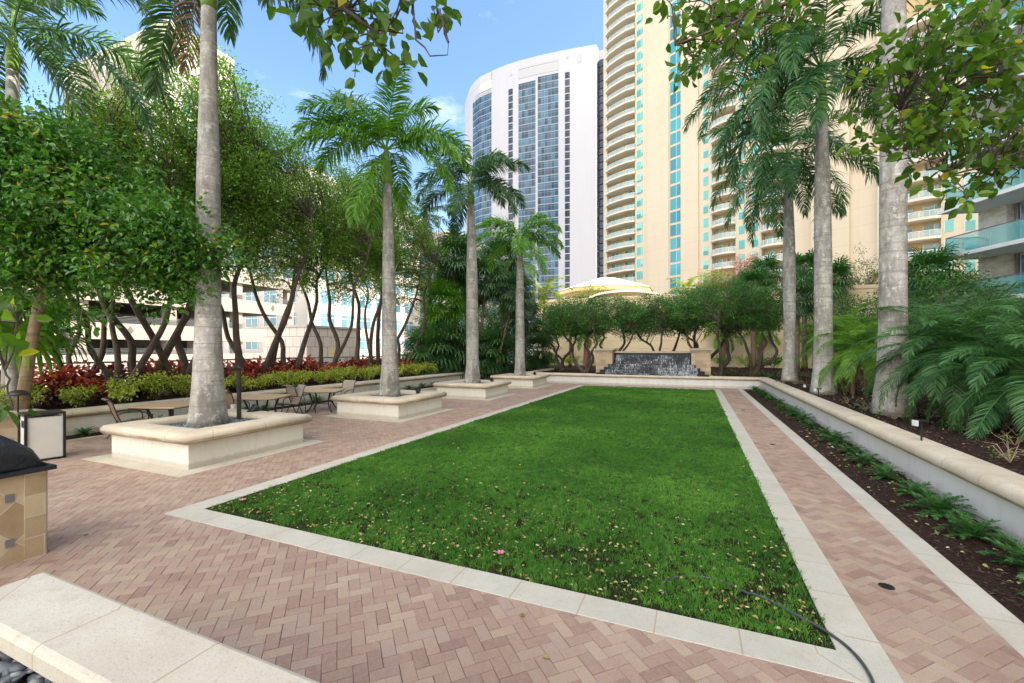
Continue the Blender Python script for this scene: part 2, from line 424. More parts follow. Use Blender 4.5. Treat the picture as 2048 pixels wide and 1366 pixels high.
leafmat('leaf_pinkred', (.16, .04, .04), (.30, .09, .08), (.42, .16, .12), .6, .3)
leafmat('leaf_bright', (.04, .14, .01), (.08, .25, .015), (.16, .36, .03), .4, .4)
leafmat('frond', (.055, .17, .014), (.12, .31, .024), (.24, .44, .045), .38, .35, .5)
leafmat('frond_blue', (.020, .08, .022), (.048, .155, .036), (.115, .27, .075), .4, .3, .5)
leafmat('frond_cool', (.03, .085, .034), (.065, .15, .05), (.13, .25, .10), .38, .3, .5)
leafmat('frond_sun', (.10, .14, .02), (.22, .28, .03), (.42, .45, .08), .45, .4)  # sunlit look put into the leaf colour, yellower and brighter than frond
leafmat('frond_dry', (.09, .05, .03), (.20, .12, .07), (.34, .24, .15), .7, .2)
leafmat('cycad', (.018, .08, .016), (.04, .14, .026), (.09, .24, .045), .35, .25, .5)
def bark(name, c1, c2, ring=0., spots=(.5, .48, .43), rs=14., st=.3):
    m, nt, b, o = newmat(name); v = coords(nt, 'Object')
    c = ramp(nt, noise(nt, v, 3.2, 6, .65), [(.3, c2), (.65, c1)])
    sp = ramp(nt, noise(nt, v, 15, 7, .8), [(.54, (0, 0, 0)), (.62, (st, st, st))]); c = mixc(nt, sp, c, spots)
    if ring > 2.55 and name == 'palm_bark':
        c = mixc(nt, ramp(nt, noise(nt, coords(nt, 'Object', (1.3, 1.3, .45)), 1.5, 8, .72), [(.46, (0, 0, 0)), (.6, (.8, .8, .8))]), c, (.17, .15, .125))
        c = mixc(nt, ramp(nt, noise(nt, v, 5.5, 8, .8), [(.53, (0, 0, 0)), (.6, (.7, .7, .7))]), c, (.62, .61, .56))
    dk = ramp(nt, noise(nt, coords(nt, 'Object', (3, 3, .6)), 1.3, 6, .75), [(.50, (0, 0, 0)), (.75, (.7, .7, .7))]); c = mixc(nt, dk, c, tuple(x*.33 for x in c2))
    h = noise(nt, v, 40, 5, .7)
    if ring:
        rn = noise(nt, coords(nt, 'Object', (.5, .5, 4.2*ring)), 1.3, 2, .5)
        c = mixc(nt, ramp(nt, rn, [(.36, (.45, .45, .45)), (.44, (0, 0, 0))]), c, tuple(x*.5 for x in c2))
        h = math_(nt, 'ADD', h, math_(nt, 'MULTIPLY', rn, .5))
    else: h = noise(nt, coords(nt, 'Object', (1, 1, .25)), 30, 5, .7)
    nt.links.new(c, b.inputs['Base Color']); b.inputs['Roughness'].default_value = .85
    bump(nt, b, h, .5, .02)
bark('palm_bark', (.44, .415, .37), (.31, .29, .255), 2.6, (.62, .60, .55), st=.5)
bark('bark', (.13, .095, .07), (.065, .045, .034), 0, (.24, .2, .15))
bark('bark_tan', (.40, .30, .19), (.26, .185, .11), 2.5, (.5, .42, .3))
bark('bark_fan', (.24, .15, .10), (.13, .08, .05), 5.)
bark('bark_red', (.40, .20, .13), (.22, .10, .06), 3.)
simple('shaft', (.22, .36, .06), (.12, .25, .04), 2, .35, sc3=(3, 3, .5))
def pebble():
    m, nt, b, o = newmat('pebble'); a = nd(nt, 'Attribute', attribute_name='rnd')
    c = ramp(nt, a.outputs['Fac'], [(0, (.055, .065, .08)), (.4, (.12, .135, .155)), (.8, (.22, .24, .26)), (1, (.34, .34, .33))])
    nt.links.new(c, b.inputs['Base Color']); b.inputs['Roughness'].default_value = .5
pebble()
simple('bronze', (.055, .045, .038), (.035, .03, .026), 9, .45, .3)
simple('black_metal', (.02, .02, .02), None, 9, .45, .3)
simple('grey_metal', (.30, .31, .32), (.24, .25, .26), 5, .4, .6)
simple('sling', (.40, .335, .265), (.33, .27, .21), 160, .7, bstr=.4, bscale=500)
simple('sling_brown', (.27, .185, .12), (.21, .14, .09), 160, .7, bstr=.4, bscale=500)
simple('table_wood', (.62, .43, .25), (.50, .33, .18), 9, .5, sc3=(1, 12, 1))
simple('black_cover', (.012, .013, .016), (.02, .021, .026), 3, .42, bstr=.8, bscale=5, bdist=.05)
simple('granite', (.03, .034, .045), (.012, .013, .018), 120, .2)
simple('bin_panel', (.62, .61, .56), (.56, .55, .50), 3, .5)
simple('white_plastic', (.75, .75, .75), None, 5, .5)
simple('hose', (.06, .075, .075), (.04, .05, .05), 30, .4)
simple('iron', (.06, .045, .035), (.03, .025, .02), 40, .6, .5)
def tilemat(name, cols, grout, sx, sy, diag=False, w=.012, rough=.55):
    """stone tiles laid on UV metres"""
    m, nt, b, o = newmat(name)
    v = coords(nt, 'UV'); 
    if diag: v.node.inputs['Rotation'].default_value = (0, 0, PI/4)
    br = nd(nt, 'TexBrick', Scale=1.); br.offset = 0. if diag else .5
    br.inputs['Brick Width'].default_value = sx; br.inputs['Row Height'].default_value = sy; br.inputs['Mortar Size'].default_value = w/2
    br.inputs['Color1'].default_value = (0, 0, 0, 1); br.inputs['Color2'].default_value = (1, 1, 1, 1); br.inputs['Mortar'].default_value = (.5, .5, .5, 1)
    nt.links.new(v, br.inputs['Vector'])
    vo = coords(nt, 'Object')
    f = mixc(nt, .45, br.outputs['Color'], noise(nt, vo, 6, 5, .6))
    c = ramp(nt, f, [(.1, cols[0]), (.5, cols[1]), (.9, cols[2])])
    c = mixc(nt, br.outputs['Fac'], c, grout)
    nt.links.new(c, b.inputs['Base Color']); b.inputs['Roughness'].default_value = rough
    bump(nt, b, math_(nt, 'SUBTRACT', noise(nt, vo, 20, 5), math_(nt, 'MULTIPLY', br.outputs['Fac'], 1.5)), .4, .01)
tilemat('tile_diag', [(.30, .19, .10), (.50, .38, .24), (.62, .52, .37)], (.55, .48, .38), .30, .30, True)
tilemat('tile_rect', [(.34, .22, .12), (.52, .40, .25), (.64, .53, .37)], (.55, .48, .38), .30, .22)
tilemat('tile_pillar', [(.34, .235, .135), (.46, .34, .21), (.56, .44, .30)], (.36, .29, .2), .42, .21, False, .01)
tilemat('tile_black', [(.004, .005, .007), (.008, .010, .014), (.018, .022, .028)], (.012, .014, .018), .16, .08, False, .008, .55)
tilemat('tile_pink', [(.60, .50, .43), (.66, .56, .49), (.70, .61, .53)], (.16, .14, .12), .8, .8, False, .035)
simple('stone_trim', (.50, .43, .32), (.40, .34, .25), 3, .8, bstr=.3, bscale=60)
def watermat():
    m, nt, b, o = newmat('falling_water')
    n = noise(nt, coords(nt, 'Object', (1, 1, .14)), 20, 4, .75); n2 = noise(nt, coords(nt, 'Object'), .8, 3, .6)
    a = ramp(nt, math_(nt, 'ADD', math_(nt, 'MULTIPLY', n, .62), math_(nt, 'MULTIPLY', n2, .5)), [(.53, (0, 0, 0)), (.70, (.6, .6, .6))])
    b.inputs['Base Color'].default_value = (.75, .82, .88, 1); b.inputs['Roughness'].default_value = .2
    nt.links.new(a, b.inputs['Alpha'])
watermat()
simple('wall_yellow', (.78, .64, .42), (.72, .58, .37), .5, .85, bstr=.1, bscale=60)
simple('tower_cream', (.54, .465, .35), (.51, .435, .325), .12, .85)
simple('tower_ochre', (.50, .37, .20), (.46, .33, .17), .2, .85)
simple('tower_trim', (.62, .55, .44), (.58, .51, .41), .3, .8)
simple('tower_white', (.40, .40, .435), (.375, .375, .41), .05, .8)
simple('office_white', (.50, .46, .42), (.46, .42, .38), .15, .8)
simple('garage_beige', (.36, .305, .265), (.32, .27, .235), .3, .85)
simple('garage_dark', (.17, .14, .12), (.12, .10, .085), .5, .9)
simple('roof_pale', (.85, .76, .62), (.78, .69, .55), .8, .8)
simple('fascia_yellow', (.80, .62, .30), (.72, .55, .25), .5, .8)
simple('balcony_white', (.76, .76, .74), (.70, .70, .68), .5, .7)
def travertine():
    m, nt, b, o = newmat('travertine'); v = coords(nt, 'Object', (1, 1, 2.5))
    c = ramp(nt, noise(nt, v, 1.6, 8, .75), [(.35, (.45, .40, .32)), (.6, (.70, .65, .56))])
    nt.links.new(c, b.inputs['Base Color']); b.inputs['Roughness'].default_value = .6
travertine()
def glass(name, dark, light, pw=1.4, line=(.5, .55, .55), lw=.07, rough=.08, blind=None, ph=0., spec=.5):
    """window: UV in metres gives the mullions, each pane its own tone"""
    m, nt, b, o = newmat(name); uv = coords(nt, 'UV')
    s = nt.nodes.new('ShaderNodeSeparateXYZ'); nt.links.new(uv, s.inputs[0])
    q = math_(nt, 'DIVIDE', s.outputs[0], pw); cell = math_(nt, 'FLOOR', q)
    oi = nd(nt, 'ObjectInfo')
    a = nd(nt, 'Attribute', attribute_name='rnd')
    wn = nt.nodes.new('ShaderNodeTexWhiteNoise'); wn.noise_dimensions = '3D'
    cb = nt.nodes.new('ShaderNodeCombineXYZ'); nt.links.new(cell, cb.inputs[0]); nt.links.new(a.outputs['Fac'], cb.inputs[1]); nt.links.new(oi.outputs['Random'], cb.inputs[2])
    nt.links.new(cb.outputs[0], wn.inputs['Vector'])
    c = ramp(nt, wn.outputs[0], [(0, dark), (.55, tuple((x+y)/2 for x, y in zip(dark, light))), (1, light)])
    if blind:
        # a lowered blind in the upper part of some panes
        hgt = math_(nt, 'GREATER_THAN', s.outputs[1], math_(nt, 'MULTIPLY_ADD', wn.outputs[0], 2.4, .2))
        c = mixc(nt, math_(nt, 'MULTIPLY', hgt, .8), c, blind)
    ln = math_(nt, 'LESS_THAN', math_(nt, 'FRACT', q), lw/pw)
    if ph:
        ln = math_(nt, 'MAXIMUM', ln, math_(nt, 'LESS_THAN', math_(nt, 'FRACT', math_(nt, 'DIVIDE', s.outputs[1], ph)), lw/ph))
    c = mixc(nt, ln, c, line)
    nt.links.new(c, b.inputs['Base Color']); b.inputs['Roughness'].default_value = rough
    b.inputs['Specular IOR Level'].default_value = spec
    r = math_(nt, 'MULTIPLY_ADD', ln, .5, rough); nt.links.new(r, b.inputs['Roughness'])
glass('glass_blue', (.012, .03, .055), (.06, .13, .20), 1.5, (.20, .26, .32), .09, ph=1.9, spec=.22)
glass('glass_navy', (.008, .014, .028), (.03, .05, .08), 1.3, (.12, .15, .19), .07, ph=1.6, spec=.22)
glass('glass_teal', (.03, .17, .18), (.13, .42, .38), 1.35, (.62, .66, .58), .07, blind=(.26, .52, .44))
glass('glass_strip', (.02, .16, .20), (.06, .32, .36), 1.6, (.5, .62, .62), .08)
glass('glass_door', (.018, .05, .045), (.06, .17, .14), 1.25, (.66, .64, .55), .08, blind=(.20, .36, .26))
glass('glass_office', (.05, .12, .16), (.16, .30, .36), 1.5, (.7, .7, .68), .09, ph=1.5)
glass('glass_modern', (.05, .13, .17), (.12, .30, .36), 1.6, (.6, .65, .66), .06)
def clearglass(name, col, alpha):
    m, nt, b, o = newmat(name)
    b.inputs['Base Color'].default_value = (*col, 1); b.inputs['Roughness'].default_value = .05; b.inputs['Alpha'].default_value = alpha
clearglass('rail_glass', (.10, .46, .46), .55); clearglass('rail_pale', (.50, .62, .64), .45)
simple('car_black', (.012, .012, .014), (.01, .01, .012), 2, .15, .3)
simple('car_white', (.75, .75, .76), (.72, .72, .73), 2, .2)
simple('car_glass', (.02, .025, .03), None, 2, .05)
simple('tyre', (.02, .02, .02), None, 20, .8)

def relink(name, f):
    m = MATS[name]; nt = m.node_tree; b = [n for n in nt.nodes if n.type == 'BSDF_PRINCIPLED'][0]
    src = b.inputs['Base Color'].links[0].from_socket; nt.links.new(f(nt, src), b.inputs['Base Color'])
def floorlines(nt, c, per=3.01, w=.09, off=0., amt=.22, vert=0.):
    s = nt.nodes.new('ShaderNodeSeparateXYZ'); nt.links.new(coords(nt, 'Object'), s.inputs[0])
    l = math_(nt, 'LESS_THAN', math_(nt, 'FRACT', math_(nt, 'DIVIDE', math_(nt, 'ADD', s.outputs[2], off), per)), w/per)
    c = mixc(nt, math_(nt, 'MULTIPLY', l, amt), c, (.25, .2, .15))
    # rain streaks
    st = ramp(nt, noise(nt, coords(nt, 'Object', (1, 1, .05)), .9, 5, .7), [(.5, (0, 0, 0)), (.8, (.22, .22, .22))])
    return mixc(nt, st, c, (.36, .30, .22))
relink('tower_cream', lambda nt, c: floorlines(nt, c, off=1.2))
relink('tower_white', lambda nt, c: floorlines(nt, c, 3.1, .07, 0, .1))
relink('office_white', lambda nt, c: floorlines(nt, c, 1.9, .05, 0, .25))
relink('garage_beige', lambda nt, c: floorlines(nt, c, 30, .05, 0, .0))
def walldirt(nt, c):
    st = ramp(nt, noise(nt, coords(nt, 'Object', (1, 1, .18)), 5, 6, .75), [(.5, (0, 0, 0)), (.78, (.38, .38, .38))])
    c = mixc(nt, st, c, (.36, .32, .25))
    s = nt.nodes.new('ShaderNodeSeparateXYZ'); nt.links.new(coords(nt, 'Object'), s.inputs[0])
    # soil splashed on the foot of the wall, ragged top edge
    h = math_(nt, 'ADD', s.outputs[2], math_(nt, 'MULTIPLY', noise(nt, coords(nt, 'Object'), 7, 6, .8), -.17))
    sp = ramp(nt, h, [(.0, (.38, .38, .38)), (.05, (0, 0, 0))])
    return mixc(nt, sp, c, (.24, .19, .14))
relink('stucco', walldirt); relink('stucco_white', walldirt)
# ================================================================ ground, paving, walls
def sheet(name, poly, z, mat, kind='structure'):
    o = mk(name, [(p[0], p[1], z) for p in poly], [tuple(range(len(poly)))], mat); tag(o, kind=kind); return o
def grect(u0, u1, v0, v1): return [W(u0, v0), W(u0, v1), W(u1, v1), W(u1, v0)]
sheet('ground', [(-3000, -3000), (3000, -3000), (3000, 3000), (-3000, 3000)], -.06, 'ground')
sheet('paving_bed', grect(-6, 27.5, -14.0, 2.3), -.008, 'sand_joint')
def pavers():
    rng = np.random.default_rng(3); w = .1; A = np.arange(-420, 420)
    i, j = np.meshgrid(A, np.arange(-120, 120)); i = i.ravel(); j = j.ravel()
    out = []
    for (bx, by, sx, sy) in ((0, 0, 2, 1), (2, -1, 1, 2)):
        x = (bx+i+2*j+sx/2)*w; y = (by+i-2*j+sy/2)*w
        u = (x+y)/math.sqrt(2); v = (x-y)/math.sqrt(2)
        k = (u > -5.5) & (u < 27.4) & (v > -14.0) & (v < 2.25)
        lawn = (u > 3.62) & (u < 26.25) & (v > -6.5) & (v < 1.15)
        pit = (v > -4.1) & (u < 1.35)
        for n_ in range(4):
            u0 = 4.95+6.05*n_; pit |= (u > u0) & (u < u0+2.5) & (v > -10.9) & (v < -8.6)
        k &= ~lawn & ~pit
        out.append((u[k], v[k], sx*w, sy*w))
    V = []; Fq = []; R = []; nb = 0
    for (u, v, sx, sy) in out:
        n = len(u); g = .0009; c = .0022
        # brick axes: x=(U+V)/sqrt2, y=(U-V)/sqrt2
        zt = rng.normal(size=n)*.0009; tu = rng.normal(size=n)*.004
        P = np.zeros((n, 8, 3))
        for q, (a, b_) in enumerate(((-1, -1), (1, -1), (1, 1), (-1, 1))):
            for lvl, ins in ((0, g), (4, g+c)):
                dx = a*(sx/2-ins)+tu*.3; dy = b_*(sy/2-ins)
                uu = u+(dx+dy)/math.sqrt(2); vv = v+(dx-dy)/math.sqrt(2)
                P[:, q+lvl, 0] = UX*uu+VX*vv; P[:, q+lvl, 1] = UY*uu+VY*vv
                P[:, q+lvl, 2] = (zt if lvl else -.006)
        b0 = (nb+np.arange(n)*8)[:, None, None]
        fs = np.array([[4, 5, 6, 7], [0, 1, 5, 4], [1, 2, 6, 5], [2, 3, 7, 6], [3, 0, 4, 7]])[None]
        V.append(P.reshape(-1, 3)); Fq.append((b0+fs).reshape(-1, 4)); nb += n*8
        tone = .6*rng.random(n)+.4*fbm(u*1.3, v*1.3, 5)
        R.append(np.repeat(((tone-.5)*1.3+.5).clip(0, 1), 5))
    o = mk('brick_paving', np.concatenate(V), [np.concatenate(Fq).astype(np.int32)], 'paver', rnd=np.concatenate(R)); tag(o, kind='structure')
pavers()
# kerb bands of pale stone, a real slab each
def kerb(path, w, z=.006, closed=False, name='stone_kerb'):
    path = cut_path(list(path)+([path[0]] if closed else []), .61)
    if closed: path = path[:-1]
    m = MB(); m.sweep(path, [(-w/2, -.05), (w/2, -.05), (w/2, z-.004), (w/2-.005, z), (-w/2+.005, z), (-w/2, z-.004)], closed)
    o = m.build(name, 'curb', uv=True); tag(o, kind='structure'); return o
kerb([W(3.67, -6.40), W(3.67, 1.112), W(26.15, 1.112), W(26.15, -6.40)], .32, closed=True, name='lawn_kerb')
kerb([W(-5, 1.112), W(3.505, 1.112)], .297, name='path_kerb')
kerb([W(-5, 2.295), W(27.1, 2.295)], .27, name='bed_kerb')
kerb([W(-5, -13.95), W(26, -13.95)], .16, name='strip_kerb')
sheet('lawn_soil', grect(3.8, 6.6, -6.26, .985), -.004, 'lawn_base'); sheet('lawn_thatch', grect(6.6, 26.0, -6.26, .985), -.004, 'thatch')
def bed(name, u0, u1, v0, v1, z, amp=.03, step=.3, mat='mulch', seed=0):
    nu = max(2, int((u1-u0)/step)); nv = max(2, int((v1-v0)/step))
    u, v = np.meshgrid(np.linspace(u0, u1, nu), np.linspace(v0, v1, nv), indexing='ij')
    zz = z+amp*(fbm(u*1.3, v*1.3, seed)-.5)*2+amp*.5*(vnoise(u*6, v*6, seed)-.5)
    V = np.stack([UX*u+VX*v, UY*u+VY*v, zz], -1).reshape(-1, 3)
    idx = np.arange(nu*nv).reshape(nu, nv)
    Fa = np.stack([idx[:-1, :-1], idx[1:, :-1], idx[1:, 1:], idx[:-1, 1:]], -1).reshape(-1, 4).astype(np.int32)
    o = mk(name, V, [Fa], mat, smooth=True); tag(o, kind='structure'); return o
bed('planting_strip', -4, 27.2, 2.42, 3.38, .0, .03, .1)
bed('planting_strip', -4, 26, -14.65, -14.02, .01, .02, .15)
bed('planting_bed', -4, 44.6, 3.6, 19, .56, .06, .25, seed=2)
bed('planting_bed', 27.6, 44.6, -10.5, 3.6, .56, .05, .4, seed=3)
bed('planting_bed', -4, 44.6, -19.6, -14.9, .56, .05, .4, seed=4)
bed('planting_bed', 26.3, 44.6, -14.9, -10.5, .55, .05, .4, seed=5)
def capprof(cw, z0, z1, n=6):
    r = (z1-z0)/2; zc = (z0+z1)/2; P = []
    for i in range(n+1):
        a = -PI/2+PI*i/n; P.append((cw-r*.9+r*.9*math.cos(a), zc+r*math.sin(a)))
    for i in range(n+1):
        a = PI/2+PI*i/n; P.append((-cw+r*.9+r*.9*math.cos(a), zc+r*math.sin(a)))
    return P
def seatwall(name, path, label, closed=False, hw=.15, cw=.27, zt=.66, th=.20, mat='stucco', loc=None):
    root = empty(name, loc if loc is not None else (*path[0][:2], 0), label, 'wall')
    m = MB(); m.sweep(path, [(-hw, -.05), (hw, -.05), (hw, zt-th+.004), (-hw, zt-th+.004)], closed); m.build('wall_body', mat, root)
    m = MB(); p2 = cut_path(path, 1.)
    m.sweep(p2, capprof(cw, zt-th, zt), closed); m.build('coping', 'coping', root, smooth=True, uv=True)
    return root
seatwall('retaining_wall', [W(-4, 3.5), W(27.52, 3.5), W(27.52, -10.6), W(34, -10.9)], 'low white stucco wall with rounded stone coping turning behind the lawn below the fountain', mat='stucco_white')
seatwall('retaining_wall', [W(-2, -14.8), W(26, -14.8), W(34.2, -12.0)], 'long cream stucco wall with rounded coping behind the patio tables under the red hedge')
# foreground planter bench
def bench():
    root = empty('stone_bench_planter', W(.5, -3), 'pale stone bench coping of the pebble planter in the bottom left corner', 'planter')
    path = [W(-2.2, -3.97), W(1.3, -3.97), W(1.3, 4.0)]
    m = MB(); m.sweep(path, [(-.13, -.05), (.13, -.05), (.13, .53), (-.13, .53)]); m.build('wall_body', 'stucco', root)
    m = MB(); pr = [(-.2, .53), (.2, .53), (.215, .55), (.215, .63), (.20, .652), (.18, .66), (-.18, .66), (-.20, .652), (-.215, .63), (-.215, .55)]
    m.sweep(cut_path(path, .86), pr); m.build('coping', 'bench', root, uv=True)
    m = MB(); m.gbox(-2.2, 1.2, -3.85, 4.0, .3, .44); m.build('soil', 'soil', root)
    return root
bench()
def pebbles(name, root_parent, n, fn, z, size=.045, seed=0):
    """river pebbles: one object, nobody could count them"""
    rng = np.random.default_rng(seed)
    import bmesh
    bm = bmesh.new(); bmesh.ops.create_icosphere(bm, subdivisions=1, radius=1.)
    bv = np.array([v.co[:] for v in bm.verts]); bf = np.array([[v.index for v in f.verts] for f in bm.faces]); bm.free()
    P = fn(rng, n); n = len(P)
    a = rng.random(n)*2*PI; L = size*(.6+.8*rng.random(n)); w = L*(.55+.3*rng.random(n)); h = L*(.3+.2*rng.random(n))
    tl = rng.normal(size=n)*.25
    X = bv[None, :, 0]*L[:, None]; Y = bv[None, :, 1]*w[:, None]; Z = bv[None, :, 2]*h[:, None]
    Z = Z+X*tl[:, None]
    x = X*np.cos(a)[:, None]-Y*np.sin(a)[:, None]; y = X*np.sin(a)[:, None]+Y*np.cos(a)[:, None]
    V = np.stack([x+P[:, :1], y+P[:, 1:2], Z+z+(rng.random(n)*size*.9)[:, None]], -1).reshape(-1, 3)
    Fa = (bf[None]+(np.arange(n)*len(bv))[:, None, None]).reshape(-1, 3).astype(np.int32)
    o = mk(name, V, [Fa], 'pebble', root_parent, smooth=True, rnd=np.repeat(rng.random(n), len(bf))); tag(o, kind='stuff'); return o
def rectfn(u0, u1, v0, v1, hole=None, hr=.4):
    def f(rng, n):
        u = u0+(u1-u0)*rng.random(n); v = v0+(v1-v0)*rng.random(n)
        if hole is not None:
            k = (u-hole[0])**2+(v-hole[1])**2 > hr*hr; u = u[k]; v = v[k]
        return np.stack([UX*u+VX*v, UY*u+VY*v], 1)
    return f
o = pebbles('river_pebbles', None, 2600, rectfn(-.6, 1.15, -3.8, -1.2), .445, .05, 1)
PLANT = []
plabels = ['nearest square stucco planter with bullnose coping holding the thickest palm and a post light',
           'second square stucco planter from the camera holding the bright green palm',
           'third square stucco planter from the camera with a palm and grey pebbles',
           'farthest square stucco planter with a palm near the far low wall']
for i in range(4):
    u0 = 4.95+6.05*i; v1 = -8.5; s = 2.5; v0 = v1-s
    uc, vc = u0+s/2, v1-s/2
    root = empty('palm_planter', W(uc, vc), plabels[i], 'planter', 'square palm planters')
    h = .15
    path = [W(u0+h, v0+h), W(u0+h, v1-h), W(u0+s-h, v1-h), W(u0+s-h, v0+h)]
    m = MB(); m.sweep(path, [(-h, -.02), (h, -.02), (h, .474), (-h, .474)], True); m.build('wall_body', 'stucco', root)
    m = MB(); m.sweep(cut_path(list(path)+[path[0]], .86)[:-1], capprof(.29, .47, .67), True); m.build('coping', 'coping', root, smooth=True, uv=True)
    m = MB(); m.sweep([W(u0-.14, v0-.14), W(u0-.14, v1+.14), W(u0+s+.14, v1+.14), W(u0+s+.14, v0-.14)], [(-.2, -.02), (.2, -.02), (.2, .005), (-.2, .005)], True); m.build('stone_pad', 'pad', root, uv=True)
    m = MB(); m.gbox(u0+.2, u0+s-.2, v0+.2, v1-.2, .3, .50); m.build('soil', 'soil', root)
    pebbles('pebbles', root, 2600 if i < 2 else 1500, rectfn(u0+.25, u0+s-.25, v0+.25, v1-.25, (uc-.1, vc-.1), .36), .51, .05 if i < 2 else .06, 10+i)
    PLANT.append((uc, vc))
# ---------------------------------------------------------------- lawn
def lawn():
    rng = np.random.default_rng(11)
    bands = [(3.84, 6.5, 7500, .0034, .040), (6.5, 10., 4800, .0048, .038), (10., 15., 2600, .0078, .038), (15., 25.98, 1500, .012, .038)]
    Vs = []; Fq = []; Ft = []; R1 = []; R2 = []; nb = 0
    for (u0, u1, den, w, h) in bands:
        n = int((u1-u0)*7.24*den); nt_ = n//16; tc_ = rng.integers(0, nt_, n); tu = u0+(u1-u0)*rng.random(nt_); tv = -6.26+7.24*rng.random(nt_); sg = .016+.3*w*2
        ou = rng.normal(size=n)*sg; ov = rng.normal(size=n)*sg; u = (tu[tc_]+ou).clip(3.815, 25.99); v = (tv[tc_]+ov).clip(-6.25, .975); th = (.6+.8*rng.random(nt_))[tc_]; tr = rng.random(nt_)[tc_]
        # thin, bare turf along the near edge and the corners
        edge = np.clip((u-3.8)/2.4, 0, 1)+.25*np.clip((v+6.3)/2, 0, 1)
        e2 = np.minimum(np.clip((v+6.26)/.18, 0, 1), np.clip((.985-v)/.12, 0, 1))
        dens = np.clip(.3+edge*1.3, 0, 1.5)*e2*(.6+1.15*fbm(u*1.7, v*1.7, 2))
        pch = fbm(u*3.3, v*3.3, 9)
        keep = rng.random(n) < dens*np.where((pch < .36) & (u < 5.6), .25, 1.)
        u = u[keep]; v = v[keep]; th = th[keep]; tr = tr[keep]; ou = ou[keep]; ov = ov[keep]; n = len(u)
        big = fbm(u*.55, v*.55, 21); med = fbm(u*2.5, v*2.5, 22)
        a = np.arctan2(UY*ou+VY*ov, UX*ou+VX*ov)+rng.normal(size=n)*.9; lean = .25+.6*rng.random(n)
        hh = h*(.55+.65*rng.random(n))*(.8+.5*med)*th*1.15; ww = w*(.7+.6*rng.random(n))
        x = UX*u+VX*v; y = UY*u+VY*v; dx, dy = np.cos(a), np.sin(a)
        b2 = rng.random(n)*2*PI; sx, sy = np.cos(b2)*ww, np.sin(b2)*ww
        z0 = -.012
        P = np.zeros((n, 5, 3))
        P[:, 0] = np.stack([x-sx, y-sy, np.full(n, z0)], 1); P[:, 1] = np.stack([x+sx, y+sy, np.full(n, z0)], 1)
        mx, my, mz = x+dx*hh*lean*.4, y+dy*hh*lean*.4, z0+hh*.62
        P[:, 2] = np.stack([mx+sx*.8, my+sy*.8, mz], 1); P[:, 3] = np.stack([mx-sx*.8, my-sy*.8, mz], 1)
        P[:, 4] = np.stack([x+dx*hh*lean*1.1, y+dy*hh*lean*1.1, z0+hh*(1.02-.3*lean)], 1)
        b = (nb+np.arange(n)*5)[:, None]; nb += 5*n
        Vs.append(P.reshape(-1, 3)); Fq.append(b+np.array([[0, 1, 2, 3]])); Ft.append(b+np.array([[3, 2, 4]]))
        r = (.02+.34*rng.random(n)+.34*tr+.85*(big-.42)+.4*(med-.4)).clip(0, 1); R1.append(r); R2.append(r)
    o = mk('grass', np.concatenate(Vs), [np.concatenate(Fq).astype(np.int32), np.concatenate(Ft).astype(np.int32)], 'grass', rnd=np.concatenate(R1+R2)); tag(o, kind='stuff')
lawn()
def flat_leaves(name, u, v, z, size, mat, seed, asp=.6):
    rng = np.random.default_rng(seed); n = len(u)
    P = np.stack([UX*u+VX*v, UY*u+VY*v, z], 1); a = rng.random(n)*2*PI
    D = np.stack([np.cos(a), np.sin(a), rng.normal(size=n)*.22], 1); N = rng.normal(size=(n, 3))*.35+np.array([0, 0, 1.])
    L = size*(.6+.8*rng.random(n)); V, Fs, k = leaf_arrays(P, D, N, L, L*asp, 'leaf', .25)
    o = mk(name, V, Fs, mat, rnd=np.repeat(rng.random(n), k)); tag(o, kind='stuff'); return o
rng = np.random.default_rng(5)
n = 1300; u = 3.86+np.abs(rng.normal(size=n))*1.35; v = -6.2+7.1*rng.random(n)
u = np.concatenate([u, 3.9+rng.random(120)*6]); v = np.concatenate([v, -6.2+7.1*rng.random(120)])
flat_leaves('fallen_leaves', u, v, .004+.028*rng.random(len(u)), .038, 'litter', 1)
n = 420; u = -1+15*rng.random(n)**1.6; v = 2.46+.85*rng.random(n); flat_leaves('fallen_leaves', u, v, .035+.02*rng.random(n), .055, 'litter', 2)
n = 36; u = -1+14*rng.random(n); v = -8+10*rng.random(n); k = ~((u > 3.5) & (v > -6.6) & (v < 1.2)); flat_leaves('fallen_leaves', u[k], v[k], np.full(k.sum(), .012), .05, 'litter', 3)
n = 9000; u = -1+22*rng.random(n)**1.7; v = 2.45+.9*rng.random(n); flat_leaves('mulch_chips', u, v, .0+.035*rng.random(n), .05, 'chip', 4, .22)
n = 16000; u = 1+26*rng.random(n)**1.3; v = 3.8+5*rng.random(n)**1.3; flat_leaves('mulch_chips', u, v, .56+.05*rng.random(n), .065, 'chip', 5, .22)
n = 500; u = 1+22*rng.random(n)**1.2; v = 3.8+4*rng.random(n); flat_leaves('fallen_leaves', u, v, .60+.03*rng.random(n), .05, 'litter', 6)
# pink blossoms dropped on the turf
for (px, py, lb) in ((485, 1001, 'pink fallen blossom at the left corner of the lawn'), (1001, 1107, 'pink fallen blossom near the front edge of the lawn centre')):
    p = gp(px, py, .03); m = MB()
    for k in range(6):
        a = k*PI/3; m.add([p, p+np.array([math.cos(a-.4), math.sin(a-.4), .5])*.035, p+np.array([math.cos(a), math.sin(a), .35])*.055, p+np.array([math.cos(a+.4), math.sin(a+.4), .5])*.035], [(0, 1, 2, 3)])
    if 'pinkp' not in MATS: simple('pinkp', (.75, .25, .38), (.6, .2, .3), 20, .6)
    tag(m.build('fallen_blossom', 'pinkp'), lb, 'flower')
